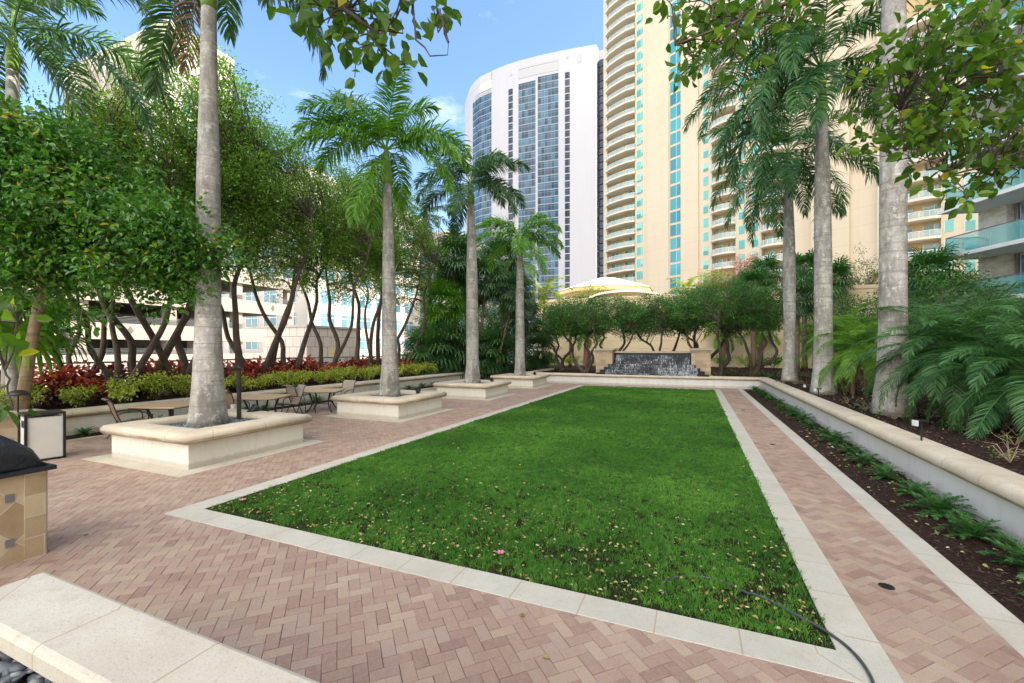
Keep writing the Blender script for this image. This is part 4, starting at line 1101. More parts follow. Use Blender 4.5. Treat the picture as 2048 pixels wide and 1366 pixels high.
# ---------------------------------------------------------------- patio chairs and tables (local, seat faces +x)
def arc(pts, n=3):
    out = []
    for i in range(len(pts)-1):
        p0, p1, p2, p3 = [np.array(pts[min(max(j, 0), len(pts)-1)], float) for j in (i-1, i, i+1, i+2)]
        for k in range(n):
            t = k/n; out.append(.5*((2*p1)+(-p0+p2)*t+(2*p0-5*p1+4*p2-p3)*t*t+(-p0+3*p1-3*p2+p3)*t**3))
    return out+[np.array(pts[-1], float)]
def make_chair(mat):
    root = empty('patio_chair', (0, 0, 0))
    prof = arc([(.30, 0, .40), (.24, 0, .435), (0, 0, .415), (-.18, 0, .40), (-.245, 0, .47), (-.33, 0, .70), (-.40, 0, .93), (-.46, 0, 1.0), (-.52, 0, .99)], 4)
    m = MB(); w = .245; th = .012
    nrm = []
    for i, p in enumerate(prof):
        t = prof[min(i+1, len(prof)-1)]-prof[max(i-1, 0)]; t /= np.linalg.norm(t); nrm.append(np.array([t[2], 0, -t[0]]))
    N = len(prof); P = []
    for i, p in enumerate(prof):
        for y in (-w, w):
            for s in (0, 1): P.append(p+np.array([0, y, 0])+nrm[i]*th*s)
    fs = []
    for i in range(N-1):
        a, b = 4*i, 4*i+4; fs += [(a, a+2, b+2, b), (a+1, b+1, b+3, a+3), (a, b, b+1, a+1), (a+2, a+3, b+3, b+2)]
    m.add(P, fs); m.build('sling', mat, root, smooth=False)
    for s in (-1, 1):
        y = s*.265
        m = MB(); m.tube([p+np.array([0, y, -.006]) for p in prof], .014, 7); m.build('side_rail', 'bronze', root, smooth=True)
        m = MB(); m.tube(arc([(-.30, y, .62), (-.20, y+s*.03, .665), (.05, y+s*.035, .665), (.22, y+s*.03, .63), (.275, y+s*.02, .54), (.27, y, .43)], 4), .013, 7); m.build('armrest', 'bronze', root, smooth=True)
        for (a, b) in (((.26, y, .42), (.34, y+s*.02, 0)), ((-.22, y, .42), (-.40, y+s*.02, 0))):
            m = MB(); m.tube(arc([a, ((a[0]+b[0])/2+.015, y, .2), b], 4), [.014]*9, 7); m.build('leg', 'bronze', root, smooth=True)
    m = MB(); m.tube([(.27, -.26, .40), (.27, .26, .40)], .012, 6); m.build('cross_bar', 'bronze', root, smooth=True)
    m = MB(); m.tube([(-.22, -.26, .385), (-.22, .26, .385)], .012, 6); m.build('cross_bar', 'bronze', root, smooth=True)
    return root
def make_table():
    root = empty('patio_table', (0, 0, 0))
    m = MB(); n = 8; poly = []
    for q in range(4):
        a0 = q*PI/2
        for k in range(n):
            t = -1+2*k/n; x = .62+.05*(1-t*t); y = t*.62
            poly.append((x*math.cos(a0)-y*math.sin(a0), x*math.sin(a0)+y*math.cos(a0)))
    m.prism(poly, .712, .74); m.build('table_top', 'table_wood', root)
    m = MB(); m.prism([(p[0]*.985, p[1]*.985) for p in poly], .69, .711); m.build('apron', 'bronze', root)
    for sx in (-1, 1):
        for sy in (-1, 1):
            m = MB(); m.tube(arc([(sx*.36, sy*.36, .69), (sx*.30, sy*.30, .5), (sx*.27, sy*.27, .3), (sx*.34, sy*.34, .1), (sx*.43, sy*.43, 0)], 4), [.032]*5+[.028]*6+[.024]*6, 6); m.build('leg', 'bronze', root, smooth=True)
    for s in (-1, 1):
        m = MB(); m.tube([(s*.29, -.29, .28), (s*.29, .29, .28)], .014, 6); m.build('stretcher', 'bronze', root)
    return root
ga = math.atan2(UY, UX)      # heading of the garden axis
tp = make_table(); c1 = make_chair('sling'); c2 = make_chair('sling_brown')
tl = ['wooden-top patio table nearest the camera, partly hidden by the thick palm trunk', 'wooden-top patio table in the middle of the three, right of the thick palm', 'wooden-top patio table farthest away, left of the second planter']
cls_ = [('brown sling patio chair leaning back at the left end of the nearest table', 'tan sling patio chair at the nearest table, hidden behind the thick palm'),
        ('brown sling patio chair beside the thick palm trunk at the middle table', 'tan sling patio chair with high back at right of the middle table'),
        ('tan sling patio chair at the left side of the farthest table', 'tan sling patio chair at right of the farthest table, by the second planter')]
for i, (px, py) in enumerate(((342, 809), (524, 793.5), (645, 780.5))):
    d = (CH-.73)*F/(py-HZ); x = (px-CX)/F*d; u, v = UV(x, d); p = W(u, v)
    t = tp if i == 0 else copy_tree(tp); t.location = tuple(p); t.rotation_euler = (0, 0, ga+.35+.1*i); tag(t, tl[i], 'table', 'patio tables along the left wall')
    for j, s in enumerate((-1, 1)):
        src = c2 if (j == 0 and i < 2) else c1; used = src.get('label') is not None
        c = copy_tree(src) if used else src
        q = W(u+s*.86, v+(-.05 if s < 0 else .1)); c.location = tuple(q)
        c.rotation_euler = (0, 0, ga+(0 if s < 0 else PI)+(.25, -.3, .15)[i]*(1 if j else -1)); tag(c, cls_[i][j], 'chair', 'sling chairs at the patio tables')
# ---------------------------------------------------------------- litter bin
def litter_bin():
    b = gp(84, 917); root = empty('litter_bin', b, 'cream panelled litter bin with black frame and slot near the left wall', 'bin')
    root.rotation_euler = (0, 0, math.radians(-33))
    m = MB(); m.box(-.27, .27, -.25, .25, .04, .86); m.build('body', 'bin_panel', root, local=True)
    for sx in (-1, 1):
        for sy in (-1, 1):
            m = MB(); m.box(sx*.285-.02, sx*.285+.02, sy*.265-.02, sy*.265+.02, 0, .90); m.build('frame_post', 'black_metal', root, local=True)
    m = MB(); m.box(-.305, .305, -.285, .285, .902, .94); m.build('top', 'black_metal', root, local=True)
    m = MB(); m.box(-.305, .305, -.285, .285, .0, .04); m.build('base', 'black_metal', root, local=True)
    m = MB(); m.box(-.13, .15, -.262, -.2505, .66, .79); m.build('slot', 'black_metal', root, local=True)
    m = MB(); m.box(-.17, -.11, -.268, -.263, .74, .79); m.build('slot_flap', 'white_plastic', root, local=True)
litter_bin()
# ---------------------------------------------------------------- grill counter
def grill():
    u1, v1 = 2.33, -6.47
    root = empty('grill_counter', W(1.2, -6.8), 'stone tiled grill counter with dark granite top at the left edge', 'counter')
    def face(p0, p1, z0, z1, name, mat, hid=.02):
        m = MB(); L = float(np.linalg.norm(p1-p0)); t = (p1-p0)/L; n = np.array([t[1], -t[0], 0])
        m.frame(p0, t, n, (0, 0, 1), 0, L, 0, hid, z0, z1)
        m.uv = [[(0, 0), (0, 0), (0, 0), (0, 0)]]*2+[[(0, 0), (L, 0), (L, z1-z0), (0, z1-z0)], [(0, 0), (.02, 0), (.02, z1-z0), (0, z1-z0)], [(L, 0), (0, 0), (0, z1-z0), (L, z1-z0)], [(0, 0), (.02, 0), (.02, z1-z0), (0, z1-z0)]]
        return m.build(name, mat, root, uv=True)
    m = MB(); m.gbox(-1.5, u1, v1-.75, v1, 0, .90); m.build('core', 'stone_trim', root)
    face(W(-1.5, v1), W(u1-.165, v1), 0, .898, 'tile_face', 'tile_diag')
    face(W(u1-.165, v1), W(u1, v1), 0, .899, 'end_pier', 'tile_rect', .035)
    face(W(u1+.001, v1), W(u1+.001, v1-.75), 0, .897, 'end_face', 'tile_rect')
    m = MB(); m.gbox(-1.5, u1+.07, v1-.82, v1+.07, .902, .945); m.build('granite_top', 'granite', root)
    for z in (.22, .68):
        m = MB(); m.gbox(u1-.30, u1-.235, v1+.022, v1+.028, z-.04, z+.04); m.build('hinge', 'grey_metal', root)
    # grill under its cover: a domed, creased shell
    root = empty('covered_grill', W(1.5, -6.75, .945), 'barbecue grill under a black fabric cover on the granite counter', 'grill')
    m = MB(); nu, nv = 28, 22; P = []
    L0, L1 = .15, 2.36
    for i in range(nu):
        t = i/(nu-1); u = L0+(L1-L0)*t
        for j in range(nv):
            a = PI*j/(nv-1); edge = min(1, (1-t)*7)**.5*min(1, t*7)**.5
            h = .38*edge*(1+.05*math.sin(9*t*PI+j*.4)); wv = .34*(.93+.07*edge)
            ca, sa = math.cos(a), math.sin(a)
            px = wv*math.copysign(abs(ca)**.7, ca)+.012*math.sin(j*2.1+i*.9)
            P.append(W(u+.01*math.sin(j+i*.5), -6.82+px, .947+h*max(0, sa)**.75))
    m.add(P, [(i*nv+j, i*nv+j+1, (i+1)*nv+j+1, (i+1)*nv+j) for i in range(nu-1) for j in range(nv-1)]+[tuple(range(nv)), tuple((nu-1)*nv+j for j in range(nv))[::-1]])
    m.build('cover', 'black_cover', root, smooth=True)
    m = MB(); m.tube([W(.3, -6.46, .96), W(1.2, -6.45, .965), W(2.15, -6.48, .96)], .018, 6); m.build('cover_hem', 'black_cover', root, smooth=True)
grill()
# stone clad pier by the left wall behind the bin
root = empty('stone_pier', W(3.5, -14.5), 'pale tiled stone pier against the left wall behind the bin', 'pier')
m = MB(); m.gbox(1.4, 5.05, -14.62, -14.1, 0, .70); m.uv = [[(0, 0)]*4]*2+[[(0, 0), (.5, 0), (.5, .7), (0, .7)], [(0, 0), (3.6, 0), (3.6, .7), (0, .7)], [(0, 0), (.5, 0), (.5, .7), (0, .7)], [(0, 0), (3.6, 0), (3.6, .7), (0, .7)]]
m.build('pier_body', 'tile_rect', root, uv=True)
m = MB(); m.gbox(1.3, 5.12, -14.7, -14.02, .703, .77); m.build('coping', 'pad', root)
# ---------------------------------------------------------------- lamps
def bullet_light(p, h, rot, label, group, lens='white_plastic', tilt=.6, s=1.):
    root = empty('spotlight', p, label, 'spotlight', group); root.rotation_euler = (0, 0, rot)
    m = MB(); m.tube([(0, 0, 0), (0, 0, h)], .014*s, 6); m.build('stake', 'black_metal', root, local=True)
    c = np.array([0, 0, h]); d = np.array([math.cos(tilt), 0, math.sin(tilt)])
    m = MB(); m.tube([c-d*.09*s, c-d*.07*s, c+d*.04*s, c+d*.10*s], [.03*s, .05*s, .06*s, .075*s], 12); m.build('lamp_head', 'black_metal', root, smooth=False, local=True)
def path_light(p, h, label, group=None):
    root = empty('path_light', p, label, 'path light', group)
    m = MB(); m.tube([(0, 0, 0), (0, 0, h)], .014, 8); m.build('stake', 'black_metal', root, local=True)
    m = MB(); m.box(-.10, .08, -.06, .06, h, h+.03); m.build('lamp_head', 'black_metal', root, local=True)
    m = MB(); m.box(-.115, -.102, -.055, .055, h-.07, h+.025); m.build('lens', 'white_plastic', root, local=True)
for (px, py, zt, lb) in ((1843, 893, .42, 'black stake path light with white lens on the right mulch bed, nearest'), (1637, 800, .35, 'black stake path light between the second and third right palms'), (1615, 787, .3, 'small stake light beside the farthest right palm')):
    path_light(gp(px, py, .56), zt, lb, 'stake lights on the right bed')
path_light(gp(433+12, 755+20, .56), .5, 'white headed stake light among the yellow shrubs left of the post light')
bullet_light(gp(1710, 818, .58), .14, 2.4, 'black bullet spotlight on mulch between the two nearest right palms', 'bullet spotlights', s=1.3)
def mush():
    p = gp(34, 850, .56); p = at(36, 800, 9.8); root = empty('mushroom_light', (p[0], p[1], .56), 'dark dome topped garden light among shrubs at the left edge', 'path light')
    m = MB(); m.tube([(0, 0, 0), (0, 0, .62)], .016, 8); m.build('stake', 'black_metal', root, local=True)
    m = MB(); m.lathe([(.20, .60), (.19, .64), (.14, .69), (.06, .72), (.01, .725)], n=20); m.build('dome_shade', 'bronze', root, smooth=True, local=True)
mush()
u, v = PLANT[0]
p = gp(478, 838, .56); root = empty('post_light', (p[0], p[1], .53), 'tall dark cylindrical post light standing on the nearest planter pebbles', 'post light')
m = MB(); m.tube([(0, 0, 0), (0, 0, 1.16)], .048, 14); m.build('post', 'bronze', root, local=True)
m = MB(); m.tube([(-.16, 0, 1.20), (-.1, 0, 1.25), (.02, 0, 1.24), (.05, 0, 1.18)], [.05, .06, .055, .04], 10); m.build('lamp_head', 'bronze', root, smooth=True, local=True)
p = gp(503, 832, .56); bullet_light((p[0], p[1], .53), .13, 1.2, 'dark bullet spotlight on pebbles right of the post light', 'bullet spotlights', s=1.6)
p = gp(468, 822, .56); root = empty('junction_box', (p[0], p[1], .53), 'small pale cylindrical junction box between palm trunk and post light', 'junction box')
m = MB(); m.lathe([(.075, 0), (.075, .17), (.082, .172), (.082, .20), (.0, .205)], n=18); m.build('box_body', 'bin_panel', root, local=True)
for k, (px, py, lb) in enumerate(((305, 838, 'short black marker stake at the left inside rim of the nearest planter'), (536, 830, 'short black marker stake at the right inside rim of the nearest planter'))):
    p = gp(px, py, .6); root = empty('marker_stake', (p[0], p[1], .53), lb, 'stake')
    m = MB(); m.tube([(0, 0, 0), (0, 0, .17)], .009, 6); m.build('rod', 'black_metal', root, local=True); m = MB(); m.tube([(0, 0, .171), (0, 0, .185)], .014, 6); m.build('cap', 'black_metal', root, local=True)
for k, lb in ((1, 'dark spotlight on the pebbles of the second planter'), (2, 'dark spotlight on the pebbles of the third planter'), (3, 'dark spotlight on the pebbles of the farthest planter')):
    u, v = PLANT[k]; bullet_light(W(u+.5, v+.75, .52), .16, 1.8, lb, 'bullet spotlights', s=1.3)
# ---------------------------------------------------------------- mesh fence
def fence():
    root = empty('mesh_fence', W(10, -19.2), 'grey metal mesh fence with round top rail behind the red hedge', 'fence')
    m = MB(); m.tube([W(-4, -19.2, 1.75), W(40, -19.2, 1.75)], .028, 8); m.build('top_rail', 'grey_metal', root)
    m = MB(); m.tube([W(-4, -19.2, .62), W(40, -19.2, .62)], .02, 6); m.build('bottom_rail', 'grey_metal', root)
    k = 0
    while -4+2.4*k <= 40:
        m = MB(); m.tube([W(-4+2.4*k, -19.2, .3), W(-4+2.4*k, -19.2, 1.75)], .03, 8); m.build('post', 'grey_metal', root); k += 1
    m = MB()
    u = -4.
    while u < 40: m.tube([W(u, -19.2, .62), W(u, -19.2, 1.74)], .0035, 3, cap=False); u += .11
    z = .62
    while z < 1.74: m.tube([W(-4, -19.2, z), W(40, -19.2, z)], .0035, 3, cap=False); z += .11
    m.build('wire_mesh', 'grey_metal', root)
fence()
# ================================================================ palms
LIB = {}
def lib_frond(key, mat, **kw):
    k = (key, mat)
    if k not in LIB:
        rng = np.random.default_rng(abs(hash(str(key))) % 1000 if False else sum(ord(c) for c in str(key)))
        V, Fs, r = frond_arrays(rng, **kw); o = mk('frond', V, Fs, mat, rnd=r, local=True)
        LIB[k] = o.data; bpy.data.objects.remove(o)
    return LIB[k]
def lib_fan(key, mat, **kw):
    k = (key, mat)
    if k not in LIB:
        rng = np.random.default_rng(sum(ord(c) for c in str(key)))
        V, Fs, r = fan_arrays(rng, **kw); o = mk('fan_leaf', V, Fs, mat, rnd=r, local=True)
        LIB[k] = o.data; bpy.data.objects.remove(o)
    return LIB[k]
def put(name, me, parent, loc, rz, s=1., rx=0.):
    o = bpy.data.objects.new(name, me); COL.objects.link(o); o.parent = parent
    o.location = tuple(float(x) for x in loc); o.rotation_euler = (rx, 0, rz); o.scale = (s, s, s); return o
def royal(loc, zt, zs, prof, label, group, seed, L=3.2, n=14, mat='frond', lean=(0, 0), elev=None, ll=.8, az=None, dry=0, slim=1.):
    """zt: top of the grey trunk, zs: top of the green shaft (heights above loc)"""
    rng = random.Random(seed)
    root = empty('royal_palm', loc, label, 'palm tree', group)
    def cx(z): t = z/zs; return (lean[0]*t*t, lean[1]*t*t, z)
    K = 26; hs = [zt*(i/(K-1))**1.15 for i in range(K)]
    rad = [float(np.interp(h/zt, [p[0] for p in prof], [p[1] for p in prof]))*slim for h in hs]
    m = MB(); m.tube([cx(h) for h in hs], rad, 20); m.build('trunk', 'palm_bark', root, smooth=True, local=True)
    r1 = rad[-1]
    m = MB(); hh = [zt-.03+(zs-zt+.03)*i/7 for i in range(8)]
    m.tube([cx(h) for h in hh], [r1*1.02, r1*1.18, r1*1.15, r1*1.0, r1*.85, r1*.7, r1*.55, r1*.4], 16); m.build('crownshaft', 'shaft', root, smooth=True, local=True)
    top = np.array(cx(zs-.12)); e = elev or [1.35, 1.15, 1.0, .85, .75, .6, .5, .35, .25, .1, -.05, -.25, -.5, -.75]
    a = rng.random()*6.28
    for i in range(n):
        e0 = e[int(i*len(e)/n)]
        key = ('r', round(e0, 2), L, i % 3)
        me = lib_frond(key, mat, L=L*(.8 if e0 > 1.2 else 1), e0=e0, droop=[1.15, 1.45, 1.7][i % 3]+(.3 if e0 > .6 else 0)-(.5 if e0 < -.2 else 0), nl=115, ll=ll, lw=.043, hang=.6 if e0 > .5 else .9, plume=.34, bend=.05*(i % 3-1))
        aa = az[i] if az and i < len(az) else a+i*2.399
        put('frond', me, root, top, aa+rng.uniform(-.15, .15))
    sp = MB(); sp.tube([top, top+np.array([.03, .02, L*.22]), top+np.array([.1, .05, L*.42])], [.04, .025, .006], 5); sp.build('spear_leaf', 'shaft', root, local=True)
    for i in range(dry):
        me = lib_frond(('rd', L, i), 'frond_dry', L=L*.7, e0=-.9, droop=.5, nl=46, ll=ll*.8, lw=.04, hang=1.2, plume=.5)
        put('dry_frond', me, root, top+np.array([0, 0, -.2]), 2.6+i*1.9)
    return root
base_prof = [(0, .46), (.03, .41), (.10, .345), (.25, .285), (.45, .27), (.6, .255), (.8, .20), (1, .165)]
G = 'royal palms in the square planters'
uc, vc = PLANT[0]; p = W(uc-.05, vc-.12, .52)
royal(p, 9.25, 10.9, base_prof, 'thickest grey royal palm trunk rising from the nearest planter out of frame', G, 1, slim=.86, L=3.7, n=15, mat='frond_cool', lean=(-.05, .1), az=[0, 1.2, 2.5, 3.9, 5.2, .6, 2.0, 3.2, -.35, 4.4, 5.6, .3, 2.9, -.1, -.7], elev=[1.3, 1.1, .9, .8, .7, .6, .5, .4, .35, .2, .1, -.1, -.6, -.2, -.1], dry=1)
uc, vc = PLANT[1]; p = W(uc-.05, vc-.05, .52)
royal(p, 7.45, 8.75, [(0, .40), (.04, .34), (.15, .27), (.35, .25), (.6, .215), (.85, .165), (1, .15)], 'royal palm with bright green fronds in the second planter', G, 2, L=3.4, n=16, mat='frond', lean=(-.12, 0), az=[.35, 1.9, 3.5, 5.1, 2.9, .0, 3.3, .4, 2.7, 4.6, 5.9, 1.6, 3.9],
      elev=[1.4, 1.15, 1.05, .95, .8, .7, .6, .45, .3, .2, 0., -.3, -.8])
uc, vc = PLANT[2]; p = W(uc-.1, vc, .52)
royal(p, 8.6, 9.7, [(0, .42), (.04, .36), (.12, .30), (.35, .29), (.6, .27), (.85, .20), (1, .16)], 'slim royal palm with loose drooping fronds in the third planter', G, 3, L=3.1, n=13, mat='frond_cool', lean=(-.1, 0), az=[.5, 2.4, 4., 0, 3.1, 1.1, 5.3, .5, 3.6, 2.6, -.4, 1.9, 4.5])
uc, vc = PLANT[3]; p = W(uc-.1, vc, .52)
royal(p, 7.4, 8.5, [(0, .40), (.04, .34), (.12, .30), (.4, .27), (.6, .25), (.8, .22), (1, .17)], 'shortest planter royal palm, in the farthest planter before the white tower', G, 4, L=2.9, n=11, mat='frond', lean=(.0, 0), az=[.4, 2.9, 0, 3.3, 1.5, -.2, 3.4, .2, 2.8, 4.7, -.6])
G = 'royal palms on the right bed'
bp2 = [(0, .60), (.02, .53), (.07, .42), (.16, .36), (.3, .345), (.6, .33), (.85, .27), (1, .2)]
royal(W(13.85, 4.62, .52), 14.5, 16.3, bp2, 'largest right-hand royal palm, broad grey trunk running out of the frame', G, 5, slim=.80, L=4.8, n=16, mat='frond_cool', lean=(.05, 0), dry=3)
royal(W(19.4, 4.42, .52), 10.5, 12.3, [(0, .56), (.02, .5), (.08, .40), (.2, .35), (.45, .34), (.7, .31), (.9, .24), (1, .20)], 'middle right royal palm with green shaft and drooping dark fronds', G, 6, slim=.84, L=5.3, n=27, mat='frond_blue', lean=(-.1, 0), ll=.95,
      az=[1.6, .2, 3.3, 4.4, 2.2, 5.3, 2.9, 3.6, .1, 3.2, 2.6, 3.8, -.2, 3.0, 3.5, .3, 2.7, -.5, 4.2, 3.05, 2.8, 3.4, .05, 2.5, 3.9, 3.15, 2.95], elev=[1.45, 1.25, 1.1, 1., .9, .8, .7, .6, .5, .45, .35, .25, .2, .1, .0, -.1, -.2, -.35, -.5, -.3, -.45, -.6, -.5, -.2, -.4, -.7, -.1])
royal(W(26.1, 4.5, .52), 10.3, 11.9, [(0, .48), (.03, .42), (.09, .35), (.2, .31), (.45, .34), (.7, .31), (.9, .24), (1, .19)], 'farthest right royal palm, slimmer pale trunk left of the other two', G, 7, slim=.86, L=4.7, n=22, mat='frond_blue', lean=(-.1, 0), ll=.9, elev=[1.3, 1.1, .9, .7, .5, .3, .2, .1, 0., -.1, -.2, -.3, -.4, -.5, -.6, -.7, -.8, -.9])
# tall palm at far left, fronds at the top left corner
royal(W(5.3, -16.4, .5), 9.0, 10.2, [(0, .26), (.05, .21), (.3, .17), (.7, .15), (1, .12)], 'grey-green feather palm at top left corner behind the glossy tree', None, 8, L=4., n=14, mat='frond_cool', ll=.8)
def coconut(loc, h, label, seed, mat='frond', L=3., n=14, lean=(.3, 0), r=.13, bark_='bark_fan', cat='palm tree', group=None, crown_s=1., low=-.9):
    rng = random.Random(seed); root = empty('coconut_palm', loc, label, cat, group)
    m = MB(); pts = [(lean[0]*t*t, lean[1]*t*t, h*t) for t in np.linspace(0, 1, 12)]
    m.tube(pts, list(np.interp(np.linspace(0, 1, 12), [0, .1, 1], [r*1.6, r*1.1, r*.75])), 10); m.build('trunk', bark_, root, smooth=True, local=True)
    for i in range(n):
        e0 = 1.3-(1.3-low)*i/(n-1); me = lib_frond(('c', round(e0, 1), L), mat, L=L, e0=e0, droop=1.5 if e0 > 0 else .8, nl=48, ll=.6, lw=.05, hang=.7, plume=.15)
        put('frond', me, root, pts[-1], i*2.399+rng.random()*.4, crown_s)
    return root
def fanpalm(loc, h, label, seed, mat='frond_cool', R=.8, pet=.9, n=26, lean=(0, 0), r=.10, bark_='bark_fan', group=None, name='fan_palm', s=1., droop=.6):
    rng = random.Random(seed); root = empty(name, loc, label, 'palm tree', group)
    pts = [(lean[0]*t, lean[1]*t, h*t) for t in np.linspace(0, 1, 9)]
    m = MB(); m.tube(pts, [r*1.25]+[r]*7+[r*1.2], 9); m.build('trunk', bark_, root, smooth=True, local=True)
    for i in range(n):
        e0 = 1.4-2.3*i/(n-1); me = lib_fan(('f', round(e0, 1), R, pet, droop), mat, pet=pet, R=R, e0=e0, n=30, droop=droop+max(0, .4-e0)*.5)
        put('fan_leaf', me, root, pts[-1], i*2.399+rng.random()*.5, s*rng.uniform(.85, 1.1))
    return root
def gz(px, py, d):            # base on the bed below the point seen at (px,py)
    q = at(px, py, d); return q
# --- cluster behind the third and fourth planters
G = 'fan palms behind the far planters'
for k, (px, py, d, bx, lb, R, s) in enumerate((
        (908, 520, 31, 912, 'tall fan palm left of the third planter palm with spreading crown', .85, 1.25),
        (930, 585, 33, 936, 'thin-trunked fan palm directly behind the third planter palm', .8, 1.),
        (972, 560, 32, 955, 'fan palm with hanging pale leaves right of the third planter palm', .85, 1.15),
        (1028, 590, 31, 990, 'fan palm on a brown trunk leaning right, left of the fourth planter palm', .8, 1.1),
        (880, 610, 30, 880, 'lower bushy fan palm at left of the fan palm cluster', .8, 1.1),
        (1052, 640, 34, 1050, 'fan palm partly behind the fourth planter palm trunk', .8, 1.),
        (1000, 520, 36, 1005, 'fan palm crown high between the third and fourth planter palms', .8, 1.2))):
    q = at(px, py, d); b = at(bx, 700, d); fanpalm((b[0], b[1], .55), q[2]-.55, lb, 20+k, R=R, lean=(q[0]-b[0], 0), s=s*1.15, mat='frond' if k in (1, 4) else 'frond_cool', group=G, n=36)
G = 'low fan palms in the left bed'
for k, (px, d, h, lb) in enumerate(((852, 29, 1.4, 'low fan palm clump at the end of the red hedge'), (890, 30, 1.9, 'low dark fan palm between the two slim brown trunks'), (925, 31, 1.2, 'low fan palm clump just left of the third planter trunk'), (975, 32, 1.6, 'low fan palm clump right of the third planter trunk'), (1015, 33, 1.1, 'low fan palm left of the fourth planter trunk'), (868, 33, 2.6, 'mid height fan palm above the end of the red hedge'), (1075, 36, 1.5, 'low fan palm clump right of the fourth planter trunk'))):
    b = at(px, 700, d); fanpalm((b[0], b[1], .5), h, lb, 40+k, R=1., pet=1.1, n=30, mat='frond_cool' if k % 3 else 'frond_blue', group=G, s=1.2)
b = at(864, 700, 30.5); coconut((b[0], b[1], .5), 11.2, 'feathery coconut palm on a thin trunk behind the end of the red hedge', 50, 'frond_cool', L=3.3, n=16, lean=(-.5, 0))
b = at(930, 700, 38); coconut((b[0], b[1], .5), 10.5, 'coconut palm behind the third planter palm crown', 51, 'frond_cool', L=3.2, n=15, lean=(.6, 0))
b = at(1010, 700, 37); coconut((b[0], b[1], .5), 9.3, 'coconut palm with hanging fronds between third and fourth planter palms', 52, 'frond', L=3., n=15, lean=(1.2, 0))
b = at(1085, 700, 41); coconut((b[0], b[1], .5), 6.9, 'sunlit yellow-green feather palm right of the fourth planter palm', 53, 'frond_sun', L=2.9, n=16, lean=(.2, 0), low=-.3)
b = at(1140, 700, 42); coconut((b[0], b[1], .5), 4.9, 'small sunlit yellow palm behind the left fountain tree', 54, 'frond_sun', L=2.2, n=14, lean=(.2, 0), low=-.3)
b = at(1370, 700, 47); coconut((b[0], b[1], .5), 8.2, 'pale yellow-green palm above the wall right of the pavilion', 55, 'frond_sun', L=2.6, n=15, lean=(.2, 0), low=-.3)
b = at(1345, 700, 44); coconut((b[0], b[1], .5), 6.3, 'second pale palm low above the garden wall right of the pavilion', 56, 'frond_sun', L=2.2, n=13, lean=(.2, 0), low=-.3)
# --- back right palms
G = 'sabal palms behind the right fountain trees'
for k, (px, pt, d, lb) in enumerate(((1507, 575, 34, 'sabal palm with straight trunk behind the right fountain tree'), (1593, 600, 32, 'sabal palm just right of the farthest right royal palm trunk'), (1609, 540, 36, 'taller sabal palm between the two far right royal palms'), (1530, 545, 42, 'blue-green fan palm below the reddish tree'), (1665, 560, 36, 'fan palm seen right of the middle royal palm trunk'), (1862, 545, 26, 'fan palm in front of the tower balconies at right'))):
    b = at(px, 700, d); q = at(px, pt, d); fanpalm((b[0], b[1], .5), q[2]-.5, lb, 60+k, R=.95, pet=.9, n=26, mat='frond_blue' if k != 1 else 'frond_cool', r=.2 if k < 3 else .14, group=G, name='sabal_palm', s=1.15)
G = 'red-trunked date palms by the garden wall'
for k, (px, d, lb) in enumerate(((1445, 39, 'date palm with reddish trunk behind the right fountain pillar'), (1520, 39, 'date palm with reddish trunk left of the farthest royal palm'), (1618, 38, 'date palm with reddish trunk behind the two far royal palms'), (1172, 40, 'date palm with orange trunk behind the left fountain tree'))):
    b = at(px, 700, d); coconut((b[0], b[1], .5), 3.6, lb, 70+k, 'frond', L=2.2, n=14, lean=(.1, 0), r=.24, bark_='bark_red', group=G)
# --- pygmy date palms, right foreground
def datepalm(loc, h, label, seed, L=1.9, n=44, mat='frond_blue', lean=(0, 0), s=1., low=-.75, dry=3):
    rng = random.Random(seed); root = empty('date_palm', loc, label, 'palm tree', 'feathery date palms in the right bed')
    pts = [(lean[0]*t*t, lean[1]*t*t, h*t) for t in np.linspace(0, 1, 9)]
    m = MB(); m.tube(pts, [.09, .075, .07, .07, .07, .075, .085, .10, .07], 9); m.build('trunk', 'bark_fan', root, smooth=True, local=True)
    for i in range(n):
        e0 = 1.35-(1.35-low)*(i/(n-1))**.9; me = lib_frond(('d', round(e0*4)/4, L, i % 2), mat, L=L, e0=round(e0*4)/4, droop=1.25+.35*(i % 2)-(.5 if e0 < -.3 else 0), nl=120, ll=.38, lw=.0125, hang=.45, plume=.12, rr=.014, bend=.06*(i % 2*2-1), bare=.1)
        put('frond', me, root, pts[-1], i*2.399+rng.random()*.4, s*rng.uniform(.85, 1.1))
    for i in range(dry):
        me = lib_frond(('dd', i), 'frond_dry', L=L*.9, e0=-.9-.15*i, droop=.3, nl=40, ll=.3, lw=.014, hang=1., plume=.5, rr=.012)
        put('dry_frond', me, root, np.array(pts[-1])-np.array([0, 0, .1]), rng.random()*6.28)
    return root
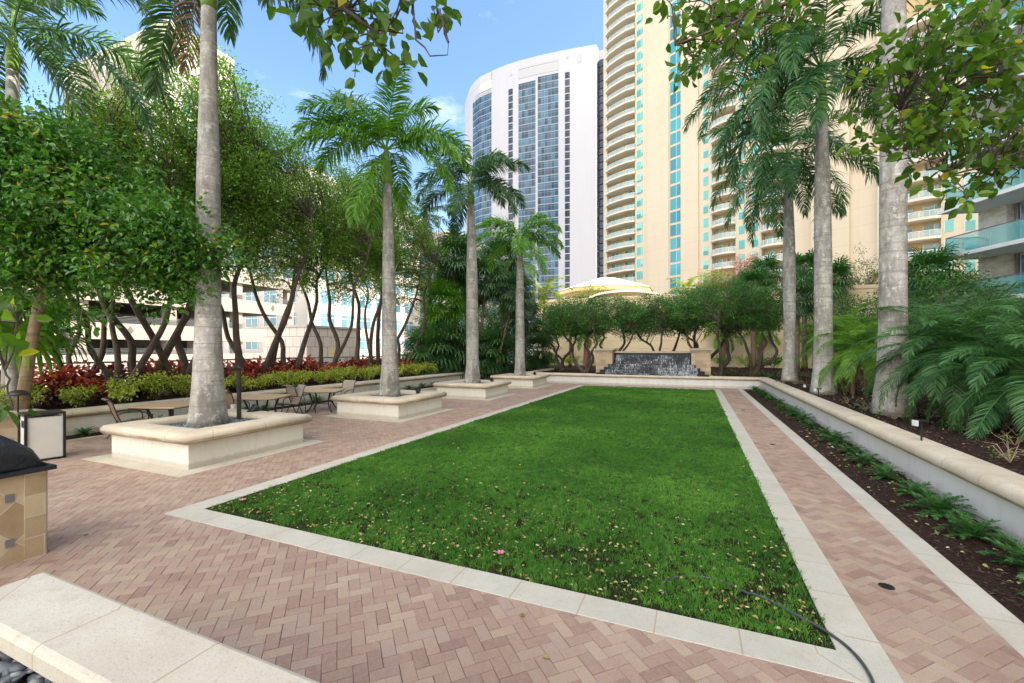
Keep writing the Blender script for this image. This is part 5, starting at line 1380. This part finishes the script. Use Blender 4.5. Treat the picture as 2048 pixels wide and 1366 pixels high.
for k, (x, y, h, lb, L, mt, lean) in enumerate((
        (10.0, 8.1, 1.25, 'feathery date palm nearest the camera at the right edge', 2.0, 'frond_blue', (-.3, 0)),
        (10.1, 9.6, 1.7, 'feathery date palm just right of the largest royal palm trunk', 2.0, 'frond_blue', (-.3, 0)),
        (12.9, 10.6, 1.9, 'tall feathery date palm below the glass balcony at right', 2.1, 'frond_blue', (0, 0)),
        (12.2, 12.2, 2.1, 'feathery date palm behind the largest royal palm trunk', 2.0, 'frond_cool', (.2, 0)),
        (12.3, 15.6, 1.75, 'feathery date palm between the middle and largest royal palms', 2.0, 'frond', (.4, 0)),
        (15.8, 15.6, 2.4, 'feathery date palm under the tower balconies, far right', 2.2, 'frond_cool', (0, 0)),
        (15.6, 20.5, 2.4, 'feathery date palm right of the middle royal palm trunk, farther back', 2.1, 'frond', (0, 0)),
        (18.5, 19., 3., 'feathery date palm far back in the right bed', 2.3, 'frond_cool', (0, 0)),
        (11.6, 8.6, 1.7, 'feathery date palm overhanging the frame at the right edge', 2.1, 'frond_blue', (0, 0)))):
    datepalm((x, y, .55), h, lb, 90+k, L=L, mat=mt, lean=lean)
fanpalm((-12.6, 10.9, .5), 3.0, 'fan palm with long pleated leaves behind the litter bin at left edge', 33, mat='frond', R=1.1, pet=1.1, n=20, r=.13, bark_='palm_bark', s=1., droop=.4)
# ================================================================ broadleaf trees
def stem(rng, x, y, lean, h, r0, r1, n=9, wig=.12, z0=0.):
    n = max(5, int(n*.7))
    P = [np.array([x, y, z0])]; d = np.array([lean[0], lean[1], 1.]); 
    for i in range(1, n):
        st = h/(n-1); d2 = d*np.array([1.15, 1.15, 1])*(1 if i > 1 else .9)
        P.append(P[-1]+np.array([d[0]*st, d[1]*st, st])+rng.normal(size=3)*np.array([wig, wig, .03])*st*2)
    P = arc(P, 3); r = np.linspace(1, 0, len(P)); return P, list(r1+(r0-r1)*r+r0*.5*np.clip(r-.85, 0, 1)/.15)
def row_tree(seed, loc, label, group, H=11.5, stems_=3):
    rng = np.random.default_rng(seed); S_ = []
    for k in range(stems_):
        a = 2*PI*k/stems_+rng.random()*1.2; l = .16+.2*rng.random()
        S_.append(stem(rng, .07*math.cos(a), .07*math.sin(a), (l*math.cos(a), l*math.sin(a)), H*.62, .15-.02*k, .035, 12, .085))
    T = blob_targets(rng, [(0, 0, H*.52, 2.1, 2.1, 1.5, 26), (.2, 0, H*.70, 2.5, 2.5, 1.9, 44), (0, .1, H*.90, 1.9, 1.9, 1.6, 32), (.9, .5, H*.60, 1.2, 1.2, 1.1, 10), (-.9, -.6, H*.63, 1.3, 1.3, 1.1, 10)])
    return tree('shade_tree', loc, S_, T, dict(per=72, rad=.44, size=.092, aspect=.55, droop=.25, flat=.75), 'bark', 'leaf_row', label, 'tree', group, seed, rb=.6, twig=.010, extra=2)
def pxrow(px, v=-17.):
    k = (px-CX)/F; u = (k*(-UX*0+VY*0) if False else 0)
    # UX*u+VX*v = k*(UY*u+VY*v)
    u = (k*VY*v-VX*v)/(UX-k*UY); return W(u, v, .53)
G = 'multi-stemmed shade trees along the mesh fence'
protos = []
rows = [(232, -16.6, .80, 'leftmost multi-stemmed shade tree by the mesh fence'), (283, -17.3, .98, 'shade tree second from the left by the mesh fence, dark forked trunk'), (362, -17.2, 1.12, 'leaning shade tree just left of the thickest palm trunk'), (462, -17.2, 1.06, 'shade tree just right of the thickest palm trunk'), (513, -17.8, 1.04, 'shade tree with slim upright trunk before the grid-tiled block, left side'),
        (581, -17.3, 1.0, 'shade tree in front of the pink grid-tiled block'), (656, -17.3, 1., 'shade tree midway between the two nearest planter palms'), (722, -17.0, 1.02, 'gnarled shade tree left of the second planter palm'), (757, -17.8, 1.02, 'shade tree directly left of the second planter palm trunk'), (803, -17.2, 1.0, 'rightmost shade tree of the row, right of the second planter palm'), (150, -18.4, .72, 'shade tree behind the slender tan trunk at left')]
for k, (px, v, s, lb) in enumerate(rows):
    loc = pxrow(px, v)
    if k < 4:
        t = row_tree(100+k, loc, lb, G, stems_=[3, 2, 3, 2][k]); protos.append(t); t.scale = (s, s, s)
    else:
        t = copy_tree(protos[k % 4], loc=loc, rz=1.3*k, s=s); tag(t, lb, 'tree', G)
# --- glossy tree at left: slender tan trunk, dense crown of broad leaves
def glossy():
    rng = np.random.default_rng(7)
    base = at(40, 790, 10.6); base[2] = .5; root_loc = base
    pts = [np.array([0, 0, 0.])]
    for (px, py, d) in ((62, 690, 10.5), (75, 620, 10.3), (93, 519, 10.), (130, 430, 9.7), (160, 380, 9.5)): pts.append(at(px, py, d)-base)
    S_ = [(pts, [.13, .11, .10, .09, .08, .06])]
    a0 = pts[3]
    for q in ((250, 470, 9.4), (0, 440, 9.2), (120, 300, 9.3), (330, 500, 9.3)):
        e = at(*q)-base; S_.append((limb(rng, a0, e, 8, .1), list(np.linspace(.06, .025, 8))))
    B = [(10, 300, 9, 1.3, 40), (-90, 230, 9, 1.3, 24), (110, 330, 9, 1.2, 44), (40, 430, 8.5, 1.2, 44), (180, 400, 9, 1.15, 44), (280, 440, 9, .95, 36), (360, 480, 9.2, .8, 30), (425, 520, 9.4, .5, 14), (250, 530, 9.1, .75, 26), (120, 540, 9, .7, 22), (-10, 540, 8.6, .7, 18), (350, 560, 9.4, .5, 12), (-90, 380, 8.6, 1.5, 26), (400, 590, 9.5, .3, 5)]
    T = []
    for (px, py, d, r, n) in B:
        c = at(px, py, d)-base; T.append((*c, r, r, r*.8, n))
    T = blob_targets(rng, T)
    tree('glossy_leaf_tree', root_loc, S_, T, dict(per=34, rad=.33, size=.105, aspect=.58, shape='leaf', droop=.25, up=.9, flat=.7), 'bark_tan', 'leaf_glossy', 'dense glossy broad-leaved tree with slender tan trunk filling the left side', 'tree', None, 7, rb=.35, twig=.006, extra=2)
glossy()
# --- overhanging foreground boughs
def bough(name, root_loc, stems_, pts, spec, label, seed):
    rng = np.random.default_rng(seed); base = np.array(root_loc)
    T = np.array([at(*p)-base for p in pts])
    S_ = [([np.array(q)-base for q in s], r) for s, r in stems_]
    return tree(name, root_loc, S_, T, spec, 'bark', 'leaf_near', label, 'tree', None, seed, rb=.5, twig=.004, extra=1)
sl = [([(-3.1, 1.0, .4), (-3.2, .9, 2.5), (-2.9, 1.1, 4.2), (-2.2, 1.7, 4.9)], [.09, .08, .06, .04]), ([(-2.9, 1.1, 4.2), (-2.2, 1.9, 4.75), (-1.5, 2.5, 4.55), at(690, 20, 2.6), at(760, 70, 2.6)], [.05, .03, .02, .014, .008]),
      ([at(760, -20, 2.55), at(826, 10, 2.6), at(832, 80, 2.6), at(850, 95, 2.62), at(860, 112, 2.6), at(895, 110, 2.6), at(897, 85, 2.62)], [.008, .007, .006, .005, .0045, .003, .0025]), ([at(-60, 300, 2.6), at(-30, 620, 2.5), at(10, 740, 2.5)], [.02, .012, .006])]
pp = [(575, 5, 2.6), (600, 40, 2.6), (640, 20, 2.7), (655, 75, 2.6), (700, 50, 2.6), (720, 100, 2.55), (745, 60, 2.6), (765, 125, 2.6), (790, 90, 2.65), (800, 30, 2.6), (735, 10, 2.7), (680, 110, 2.6), (870, 15, 2.6), (880, 45, 2.6), (815, 0, 2.6), (620, 90, 2.7), (700, 0, 2.6), (760, 140, 2.6)]
pp = [(x, y-28, d) for x, y, d in pp]+[(x, y-100, 2.7) for x, y, _ in pp[:8]]+[(-15, 590, 2.5), (0, 715, 2.5), (25, 812, 2.5)]
bough('overhanging_tree', (-3.1, 1.0, .4), sl, pp, dict(per=5, rad=.14, size=.092, aspect=.68, shape='leaf', droop=.9, up=.25, flat=.8), 'broad round-leaved bough hanging into the top centre of the picture', 31)
sr = [([(7.2, 3.0, .5), (7.1, 3.0, 2.5), (6.8, 3.1, 4.4), (6.0, 3.4, 5.6)], [.14, .12, .10, .06]), ([(6.8, 3.1, 4.2), at(2120, 150, 4.2), at(1980, 160, 4.2), at(1880, 190, 4.1), at(1800, 220, 4.)], [.06, .035, .02, .014, .008]),
      ([(6.6, 3.1, 4.6), at(1900, -80, 3.9), at(1650, -20, 3.7), at(1480, 40, 3.6), at(1350, 90, 3.6)], [.05, .03, .02, .012, .006]), ([(6.8, 3.1, 4.0), at(2100, 300, 4.), at(1980, 330, 4.), at(1900, 350, 4.)], [.05, .02, .012, .007])]
rg = random.Random(4); pr = []
for (x, y, sx, sy, n) in ((1380, 60, 70, 50, 16), (1330, 20, 40, 20, 5), (1470, 20, 60, 40, 10), (1490, 100, 25, 40, 4), (1570, 20, 60, 25, 8), (1390, 140, 18, 22, 3), (1500, 160, 10, 20, 1), (1660, -10, 60, 20, 5), (1780, 130, 35, 40, 9), (1860, 110, 60, 60, 22), (1950, 90, 70, 60, 26), (2030, 160, 50, 70, 20), (1900, 220, 70, 50, 24), (1820, 260, 60, 40, 16), (1740, 270, 40, 30, 9), (1980, 280, 60, 50, 20), (1960, 350, 45, 30, 9), (2040, 330, 30, 40, 8), (1860, 30, 60, 40, 12), (1980, 20, 60, 40, 14), (1920, 385, 20, 20, 3), (2080, 240, 30, 90, 10), (1850, 330, 25, 25, 3)):
    for _ in range(max(1, int(n*.72))): pr.append((rg.gauss(x, sx*.6), rg.gauss(y, sy*.6), rg.uniform(3.5, 4.6)))
bough('overhanging_tree', (7.2, 3.0, .5), sr, pr, dict(per=5, rad=.17, size=.105, aspect=.6, shape='leaf', droop=.4, up=.6, flat=.6), 'broad-leaved tree whose boughs hang in from the upper right corner', 32)
# --- gnarled low trees round the fountain
def low_tree(seed, loc, label, group, sc=1., lean=(0, 0), R=2.1):
    rng = np.random.default_rng(seed); S_ = []
    for k in range(3):
        a = 2*PI*k/3+rng.random(); l = .35+.25*rng.random()
        S_.append(stem(rng, .08*math.cos(a), .08*math.sin(a), (l*math.cos(a)+lean[0], l*math.sin(a)+lean[1]), 3.0, .14-.015*k, .05, 10, .19))
    T = blob_targets(rng, [(lean[0]*2, 0, 4.1, R*1.15, R*1.15, 1.05, 80), (lean[0]*2+1.2, .4, 3.3, 1.4, 1.4, .7, 26), (lean[0]*2-1.2, -.3, 3.4, 1.4, 1.4, .7, 26), (lean[0]*2, .2, 4.9, 1.6, 1.6, .6, 26)])
    t = tree('gnarled_tree', loc, S_, T, dict(per=60, rad=.36, size=.10, aspect=.5, droop=.2, up=.9, flat=.55), 'bark', 'leaf_dark', label, 'tree', group, seed, rb=.5, twig=.007, extra=1)
    t.scale = (sc, sc, sc); return t
G = 'gnarled low trees around the fountain'
for k, (u, v, s, lean, lb) in enumerate(((29.3, -6.9, 1.0, (-.15, 0), 'low gnarled tree immediately left of the left fountain pillar'), (31.6, -5.0, 1.02, (0, 0), 'low gnarled tree behind the left fountain pillar'), (31.8, -2.3, 1.05, (-.05, 0), 'low gnarled tree behind the middle of the fountain'), (29.2, 1.35, 1.1, (0, 0), 'low gnarled tree immediately right of the right fountain pillar'), (30.2, 3.3, 1.05, (.1, 0), 'low gnarled tree with low curved limb left of the farthest royal palm'), (31.5, -9.3, .98, (-.1, 0), 'low gnarled tree right of the farthest planter palm'), (32.5, .3, 1.12, (0, 0), 'low gnarled tree behind the right end of the fountain'))):
    if k < 4: t = low_tree(200+k, W(u, v, .52), lb, G, s, lean); protos.append(t)
    else: t = copy_tree(protos[4+k % 4], loc=W(u, v, .52), rz=.8*k+1, s=s); tag(t, lb, 'tree', G)
# --- background trees beyond the wall
def round_tree(seed, px, py, d, r, mat, label, per=70, size=.13, sq=.8, n=46):
    q = at(px, py, d); rng = np.random.default_rng(seed); h = q[2]-.5
    S_ = [stem(rng, 0, 0, (.05, 0), h*.8, .16, .06, 8, .08), stem(rng, .1, 0, (.15, .1), h*.7, .12, .05, 8, .1)]
    T = blob_targets(rng, [(0, 0, h, r, r, r*sq, n), (r*.5, 0, h-r*.5, r*.7, r*.7, r*.5, n//3), (-r*.5, 0, h-r*.5, r*.7, r*.7, r*.5, n//3)])
    return tree('broadleaf_tree', (q[0], q[1], .5), S_, T, dict(per=per, rad=.6, size=size, aspect=.55, droop=.2, flat=.75), 'bark', mat, label, 'tree', None, seed, rb=.4, twig=.01, extra=1)
round_tree(310, 905, 660, 37, 2.6, 'leaf_dark', 'dark bushy tree behind the fan palm cluster, left part')
round_tree(311, 1000, 650, 38, 2.6, 'leaf_dark', 'dark bushy tree behind the fan palm cluster, right part')
round_tree(312, 950, 600, 40, 2.8, 'leaf_dark', 'dark taller tree behind the third planter palm trunk')
round_tree(301, 1490, 545, 48, 2.6, 'leaf_pinkred', 'tree with dull red foliage beyond the garden wall')
round_tree(302, 1435, 570, 46.5, 2.4, 'leaf_olive', 'olive-yellow tree left of the dull red tree')
round_tree(303, 1715, 560, 40, 3.4, 'leaf_olive', 'sunlit olive tree between the middle and largest royal palms')
round_tree(304, 1610, 560, 41, 2.5, 'leaf_dark', 'dark tree crown between the two far right royal palms')
round_tree(305, 1690, 640, 33, 2.6, 'leaf_dark', 'dark low tree right of the middle royal palm trunk')
round_tree(306, 1840, 570, 34, 2.6, 'leaf_olive', 'olive-green tree right of the largest royal palm')
round_tree(307, 1180, 600, 47, 1.7, 'leaf_olive', 'thin pale tree in front of the pavilion roof')
round_tree(308, 1790, 640, 28, 2.4, 'leaf_dark', 'dark shrub-like tree behind the largest royal palm')
round_tree(309, 1920, 590, 24, 2.2, 'leaf_dark', 'dark tree below the glass balcony building')
# ================================================================ shrubs
def shrub(name, loc, R, H, n, size, asp, mat, label, cat, group, seed, up=.9, stemmat='bark', shape='leaf'):
    rng = np.random.default_rng(seed); root = empty(name, loc, label, cat, group)
    cs = []
    m = MB()
    for k in range(11):
        a = rng.random()*2*PI; rr = R*math.sqrt(rng.random())*.85; e = np.array([rr*math.cos(a), rr*math.sin(a), H*(.55+.35*rng.random())])
        m.tube([(0, 0, 0), e*np.array([.4, .4, .55]), e], [.014, .01, .006], 4, cap=False); cs += [e, e*.75+rng.normal(size=3)*.05]
    m.build('stems', stemmat, root, local=True)
    V, Fs, r = scatter_leaves(rng, np.array(cs), max(2, n//len(cs)), R*.42, size, asp, shape, droop=.25, up=up, flat=.8)
    mk('foliage', V, Fs, mat, root, rnd=r, local=True); return root
def row(kind, protos_, spots, labelf, cat, group):
    for k, (u, v, s) in enumerate(spots):
        pz = protos_[k % len(protos_)]; t = pz if k < len(protos_) else copy_tree(pz)
        t.location = tuple(float(x) for x in W(u, v, .52)); t.rotation_euler = (0, 0, k*1.9); t.scale = (s, s, s); tag(t, labelf(k), cat, group)
rg = random.Random(9)
pr1 = [shrub('red_shrub', (0, 0, 0), .62, 1.15, 420, .17, .62, ['leaf_red', 'leaf_plum', 'leaf_plum', 'leaf_red'][k], None, None, None, 400+k) for k in range(4)]
sp = [(3.4+.82*k+rg.uniform(-.1, .1), -17.75+rg.uniform(-.25, .25), rg.uniform(.85, 1.12)) for k in range(29)]
row('red', pr1, sp, lambda k: f'{["copper-red","plum-red","plum","scarlet-tinged"][k%4]} leafy shrub, {ORD[k]} from the left in the red hedge below the mesh fence', 'shrub', 'red hedge below the mesh fence')
pr1 = [shrub('red_shrub', (0, 0, 0), .5, .85, 320, .15, .62, ['leaf_plum', 'leaf_red'][k], None, None, None, 430+k) for k in range(2)]
sp = [(4.2+1.1*k+rg.uniform(-.2, .2), -16.95+rg.uniform(-.2, .2), rg.uniform(.85, 1.1)) for k in range(21)]
row('red', pr1, sp, lambda k: f'lower {["plum","copper-red"][k%2]} shrub, {ORD[k]} from the left, between red hedge and yellow shrubs', 'shrub', 'lower red shrubs behind the yellow row')
pr2 = [shrub('yellow_shrub', (0, 0, 0), .52, .80, 760, .085, .5, 'leaf_yellow', None, None, None, 450+k) for k in range(4)]
sp = [(3.6+.93*k+rg.uniform(-.15, .15), -15.85+rg.uniform(-.2, .2), rg.uniform(.8, 1.12)) for k in range(25)]
row('yellow', pr2, sp, lambda k: f'variegated yellow-green shrub, {ORD[k]} from the left in the row above the long left wall', 'shrub', 'yellow-green shrubs above the left wall')
pr3 = [shrub('green_shrub', (0, 0, 0), .6, .65, 420, .15, .5, 'leaf_dark', None, None, None, 470+k) for k in range(2)]
sp = [(26.8+.9*k, -14.0+.27*k+rg.uniform(-.1, .1), 1) for k in range(9)]
row('green', pr3, sp, lambda k: f'dark green low shrub, {ORD[k]} from the left, behind the third and farthest planters', 'shrub', 'dark green shrubs behind the far planters')
# bright understorey by the garden wall
pr4 = [shrub('bright_shrub', (0, 0, 0), .8, 1.1, 420, .16, .45, ['leaf_bright', 'leaf_yellow'][k], None, None, None, 480+k) for k in range(2)]
sp = [(41+rg.uniform(-1, 1), -13+1.9*k, rg.uniform(.7, 1.1)) for k in range(15)]
row('bright', pr4, sp, lambda k: f'bright {["green","yellow-green"][k%2]} understorey shrub, {ORD[k]} from the left along the foot of the garden wall', 'shrub', 'understorey shrubs along the garden wall')
pr5 = [shrub('underplanting', (0, 0, 0), .45, .38, 130, .09, .4, ['leaf_olive', 'leaf_dark'][k], None, None, None, 490+k, up=.3) for k in range(2)]
sp = [(29.0+rg.uniform(-.8, 3), .9+.62*k, rg.uniform(.7, 1.2)) for k in range(16)]
row('under', pr5, sp, lambda k: f'low sparse plant, {ORD[k]} from the left, on the mulch right of the fountain', 'plant', 'low plants right of the fountain')
# coonties along the right wall
def coontie(seed, n=24, L=.40, mat='cycad'):
    rng = random.Random(seed); root = empty('coontie', (0, 0, 0))
    for i in range(n):
        e0 = 1.25-1.1*i/(n-1); me = lib_frond(('k', round(e0, 1), L, seed % 2), mat, L=L, e0=round(e0, 1), droop=.9, nl=34, ll=.095, lw=.010, hang=.15, plume=.15, rr=.004, bare=.12)
        put('frond', me, root, (0, 0, .02), i*2.399+rng.random()*.6, rng.uniform(.8, 1.1))
    return root
pc = [coontie(k) for k in range(3)]
us = [1.6, 2.35, 3.05, 3.75, 4.55, 5.2, 5.9, 6.7, 7.5, 8.3, 9.2, 10.2, 11.1, 12.2, 13.3, 14.5, 15.6, 17., 18.3, 19.8, 21.3, 22.8, 24.3, 25.8]
for k, u in enumerate(us):
    t = pc[k] if k < 3 else copy_tree(pc[k % 3]); s = rg.uniform(.62, 1.02); t.location = tuple(float(x) for x in W(u, 3.0+rg.uniform(-.1, .08), .02)); t.rotation_euler = (0, 0, k*1.3); t.scale = (s, s, s)
    tag(t, f'dark green coontie, {ORD[k]} from the near end of the strip beside the right wall', 'plant', 'coonties beside the right wall')
for k, u in enumerate((5.9, 7.0, 7.5, 8.6, 10.2, 10.9, 12.5, 13.3, 14.6, 16., 17.2, 18.4, 19.5, 20.8, 22)):
    t = copy_tree(pc[k % 3]); s = rg.uniform(.6, .9); t.location = tuple(float(x) for x in W(u, -14.35, .02)); t.rotation_euler = (0, 0, k*1.3); t.scale = (s, s, s)
    tag(t, f'small coontie, {ORD[k]} from the left in the strip at the foot of the left wall', 'plant', 'coonties at the foot of the left wall')
# leafless twiggy plants on the right mulch
def twigs(seed, mat='bark_tan'):
    rng = np.random.default_rng(seed); root = empty('twiggy_plant', (0, 0, 0)); m = MB(); cs = []
    for k in range(12):
        a = rng.random()*2*PI; e = np.array([.34*math.cos(a), .34*math.sin(a), .10+.25*rng.random()])*(.35+.5*rng.random()); mid = e*.5+np.array([0, 0, .05])+rng.normal(size=3)*.03
        m.tube([(0, 0, 0), mid, e], [.005, .004, .002], 4, cap=False); m.tube([mid, mid+rng.normal(size=3)*.09+np.array([0, 0, .06])], [.003, .0015], 4, cap=False); cs.append(e)
    m.build('twigs', mat, root, local=True)
    V, Fs, r = scatter_leaves(rng, np.array(cs[:3]), 6, .05, .05, .5, 'leaf'); mk('foliage', V, Fs, 'leaf_bright', root, rnd=r, local=True); return root
pt_ = [twigs(1), twigs(2), twigs(3)]
for k, (px, py) in enumerate(((2030, 890), (1930, 862), (1790, 838), (1860, 835), (1700, 812), (1612, 775), (1665, 790), (1730, 822), (1565, 768), (1900, 850), (2020, 925), (1590, 768))):
    t = pt_[k] if k < 3 else copy_tree(pt_[k % 3]); q = gp(px, py, .58); t.location = tuple(float(x) for x in q); t.rotation_euler = (0, 0, k*1.1); t.scale = (1+.15*(k % 3),)*3
    tag(t, ['pale twiggy plant at the right edge of the mulch bed', 'pale twiggy plant below the date palm fronds', 'pale twiggy plant near the nearest stake light', 'pale twiggy plant right of the largest royal palm base', 'pale twiggy plant left of the largest royal palm base', 'pale twiggy plant behind the second stake light', 'pale twiggy plant beside the bullet spotlight', 'pale twiggy plant at the foot of the largest royal palm', 'pale twiggy plant at the foot of the farthest right royal palm', 'pale twiggy plant under the nearest date palm', 'pale twiggy plant close behind the coping at the right edge', 'pale twiggy plant between the two far royal palms'][k], 'plant', 'twiggy plants on the right mulch bed')
# ================================================================ sky, sun, camera
AZ, EL = math.radians(108), math.radians(48)
w = bpy.data.worlds.new('World'); SC.world = w; w.use_nodes = True
nt = w.node_tree; nt.nodes.clear()
sky = nt.nodes.new('ShaderNodeTexSky'); sky.sky_type = 'NISHITA'; sky.sun_disc = False
sky.sun_elevation = EL; sky.sun_rotation = AZ; sky.air_density = 1.; sky.dust_density = .6; sky.ozone_density = 1.6
bg = nt.nodes.new('ShaderNodeBackground'); bg.inputs[1].default_value = .13
tc = nt.nodes.new('ShaderNodeTexCoord'); mp = nt.nodes.new('ShaderNodeMapping'); mp.inputs['Scale'].default_value = (1, 1, 2.2); mp.inputs['Location'].default_value = (1.9, .5, .8)
nt.links.new(tc.outputs['Generated'], mp.inputs[0])
hs = nd(nt, 'HueSaturation', Saturation=1.1); nt.links.new(sky.outputs[0], hs.inputs['Color'])
cl = ramp(nt, noise(nt, mp.outputs[0], 2.3, 7, .58), [(.58, (0, 0, 0)), (.74, (.75, .75, .75))])
c = mixc(nt, cl, hs.outputs[0], (5.2, 5.4, 5.8))
# unseen bright cloud bank added behind the viewer as fill for the shaded courtyard
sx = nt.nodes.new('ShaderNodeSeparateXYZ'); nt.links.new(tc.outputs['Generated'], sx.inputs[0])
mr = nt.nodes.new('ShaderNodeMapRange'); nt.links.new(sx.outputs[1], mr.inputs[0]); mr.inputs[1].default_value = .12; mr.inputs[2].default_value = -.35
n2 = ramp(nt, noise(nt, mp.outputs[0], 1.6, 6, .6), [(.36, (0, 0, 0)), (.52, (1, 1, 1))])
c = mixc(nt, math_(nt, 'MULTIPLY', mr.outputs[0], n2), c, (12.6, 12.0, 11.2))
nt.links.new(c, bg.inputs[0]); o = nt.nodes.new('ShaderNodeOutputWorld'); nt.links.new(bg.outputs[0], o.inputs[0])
l = bpy.data.lights.new('sun', 'SUN'); l.energy = 3.6; l.angle = math.radians(.5); l.color = (1, .95, .86)
so = bpy.data.objects.new('sun', l); COL.objects.link(so)
from mathutils import Vector
S = Vector((math.cos(EL)*math.sin(AZ), math.cos(EL)*math.cos(AZ), math.sin(EL)))
so.rotation_euler = S.to_track_quat('Z', 'Y').to_euler(); so.location = S*50
cam = bpy.data.cameras.new('camera'); cam.sensor_width = 36; cam.lens = 36*F/2048; cam.shift_y = 16/2048
cam.clip_start = .05; cam.clip_end = 6000
co = bpy.data.objects.new('camera', cam); COL.objects.link(co); co.location = (0, 0, CH); co.rotation_euler = (PI/2, 0, 0)
SC.camera = co
SC.view_settings.view_transform = 'Standard'; SC.view_settings.look = 'None'; SC.view_settings.gamma = 1.
SC.view_settings.exposure = 1.63
SC.view_settings.use_white_balance = True; SC.view_settings.white_balance_temperature = 6650
cy = SC.cycles; cy.use_denoising = True; cy.max_bounces = 8; cy.diffuse_bounces = 4; cy.glossy_bounces = 2; cy.transmission_bounces = 4
cy.transparent_max_bounces = 8; cy.caustics_reflective = False; cy.caustics_refractive = False; cy.sample_clamp_indirect = 6
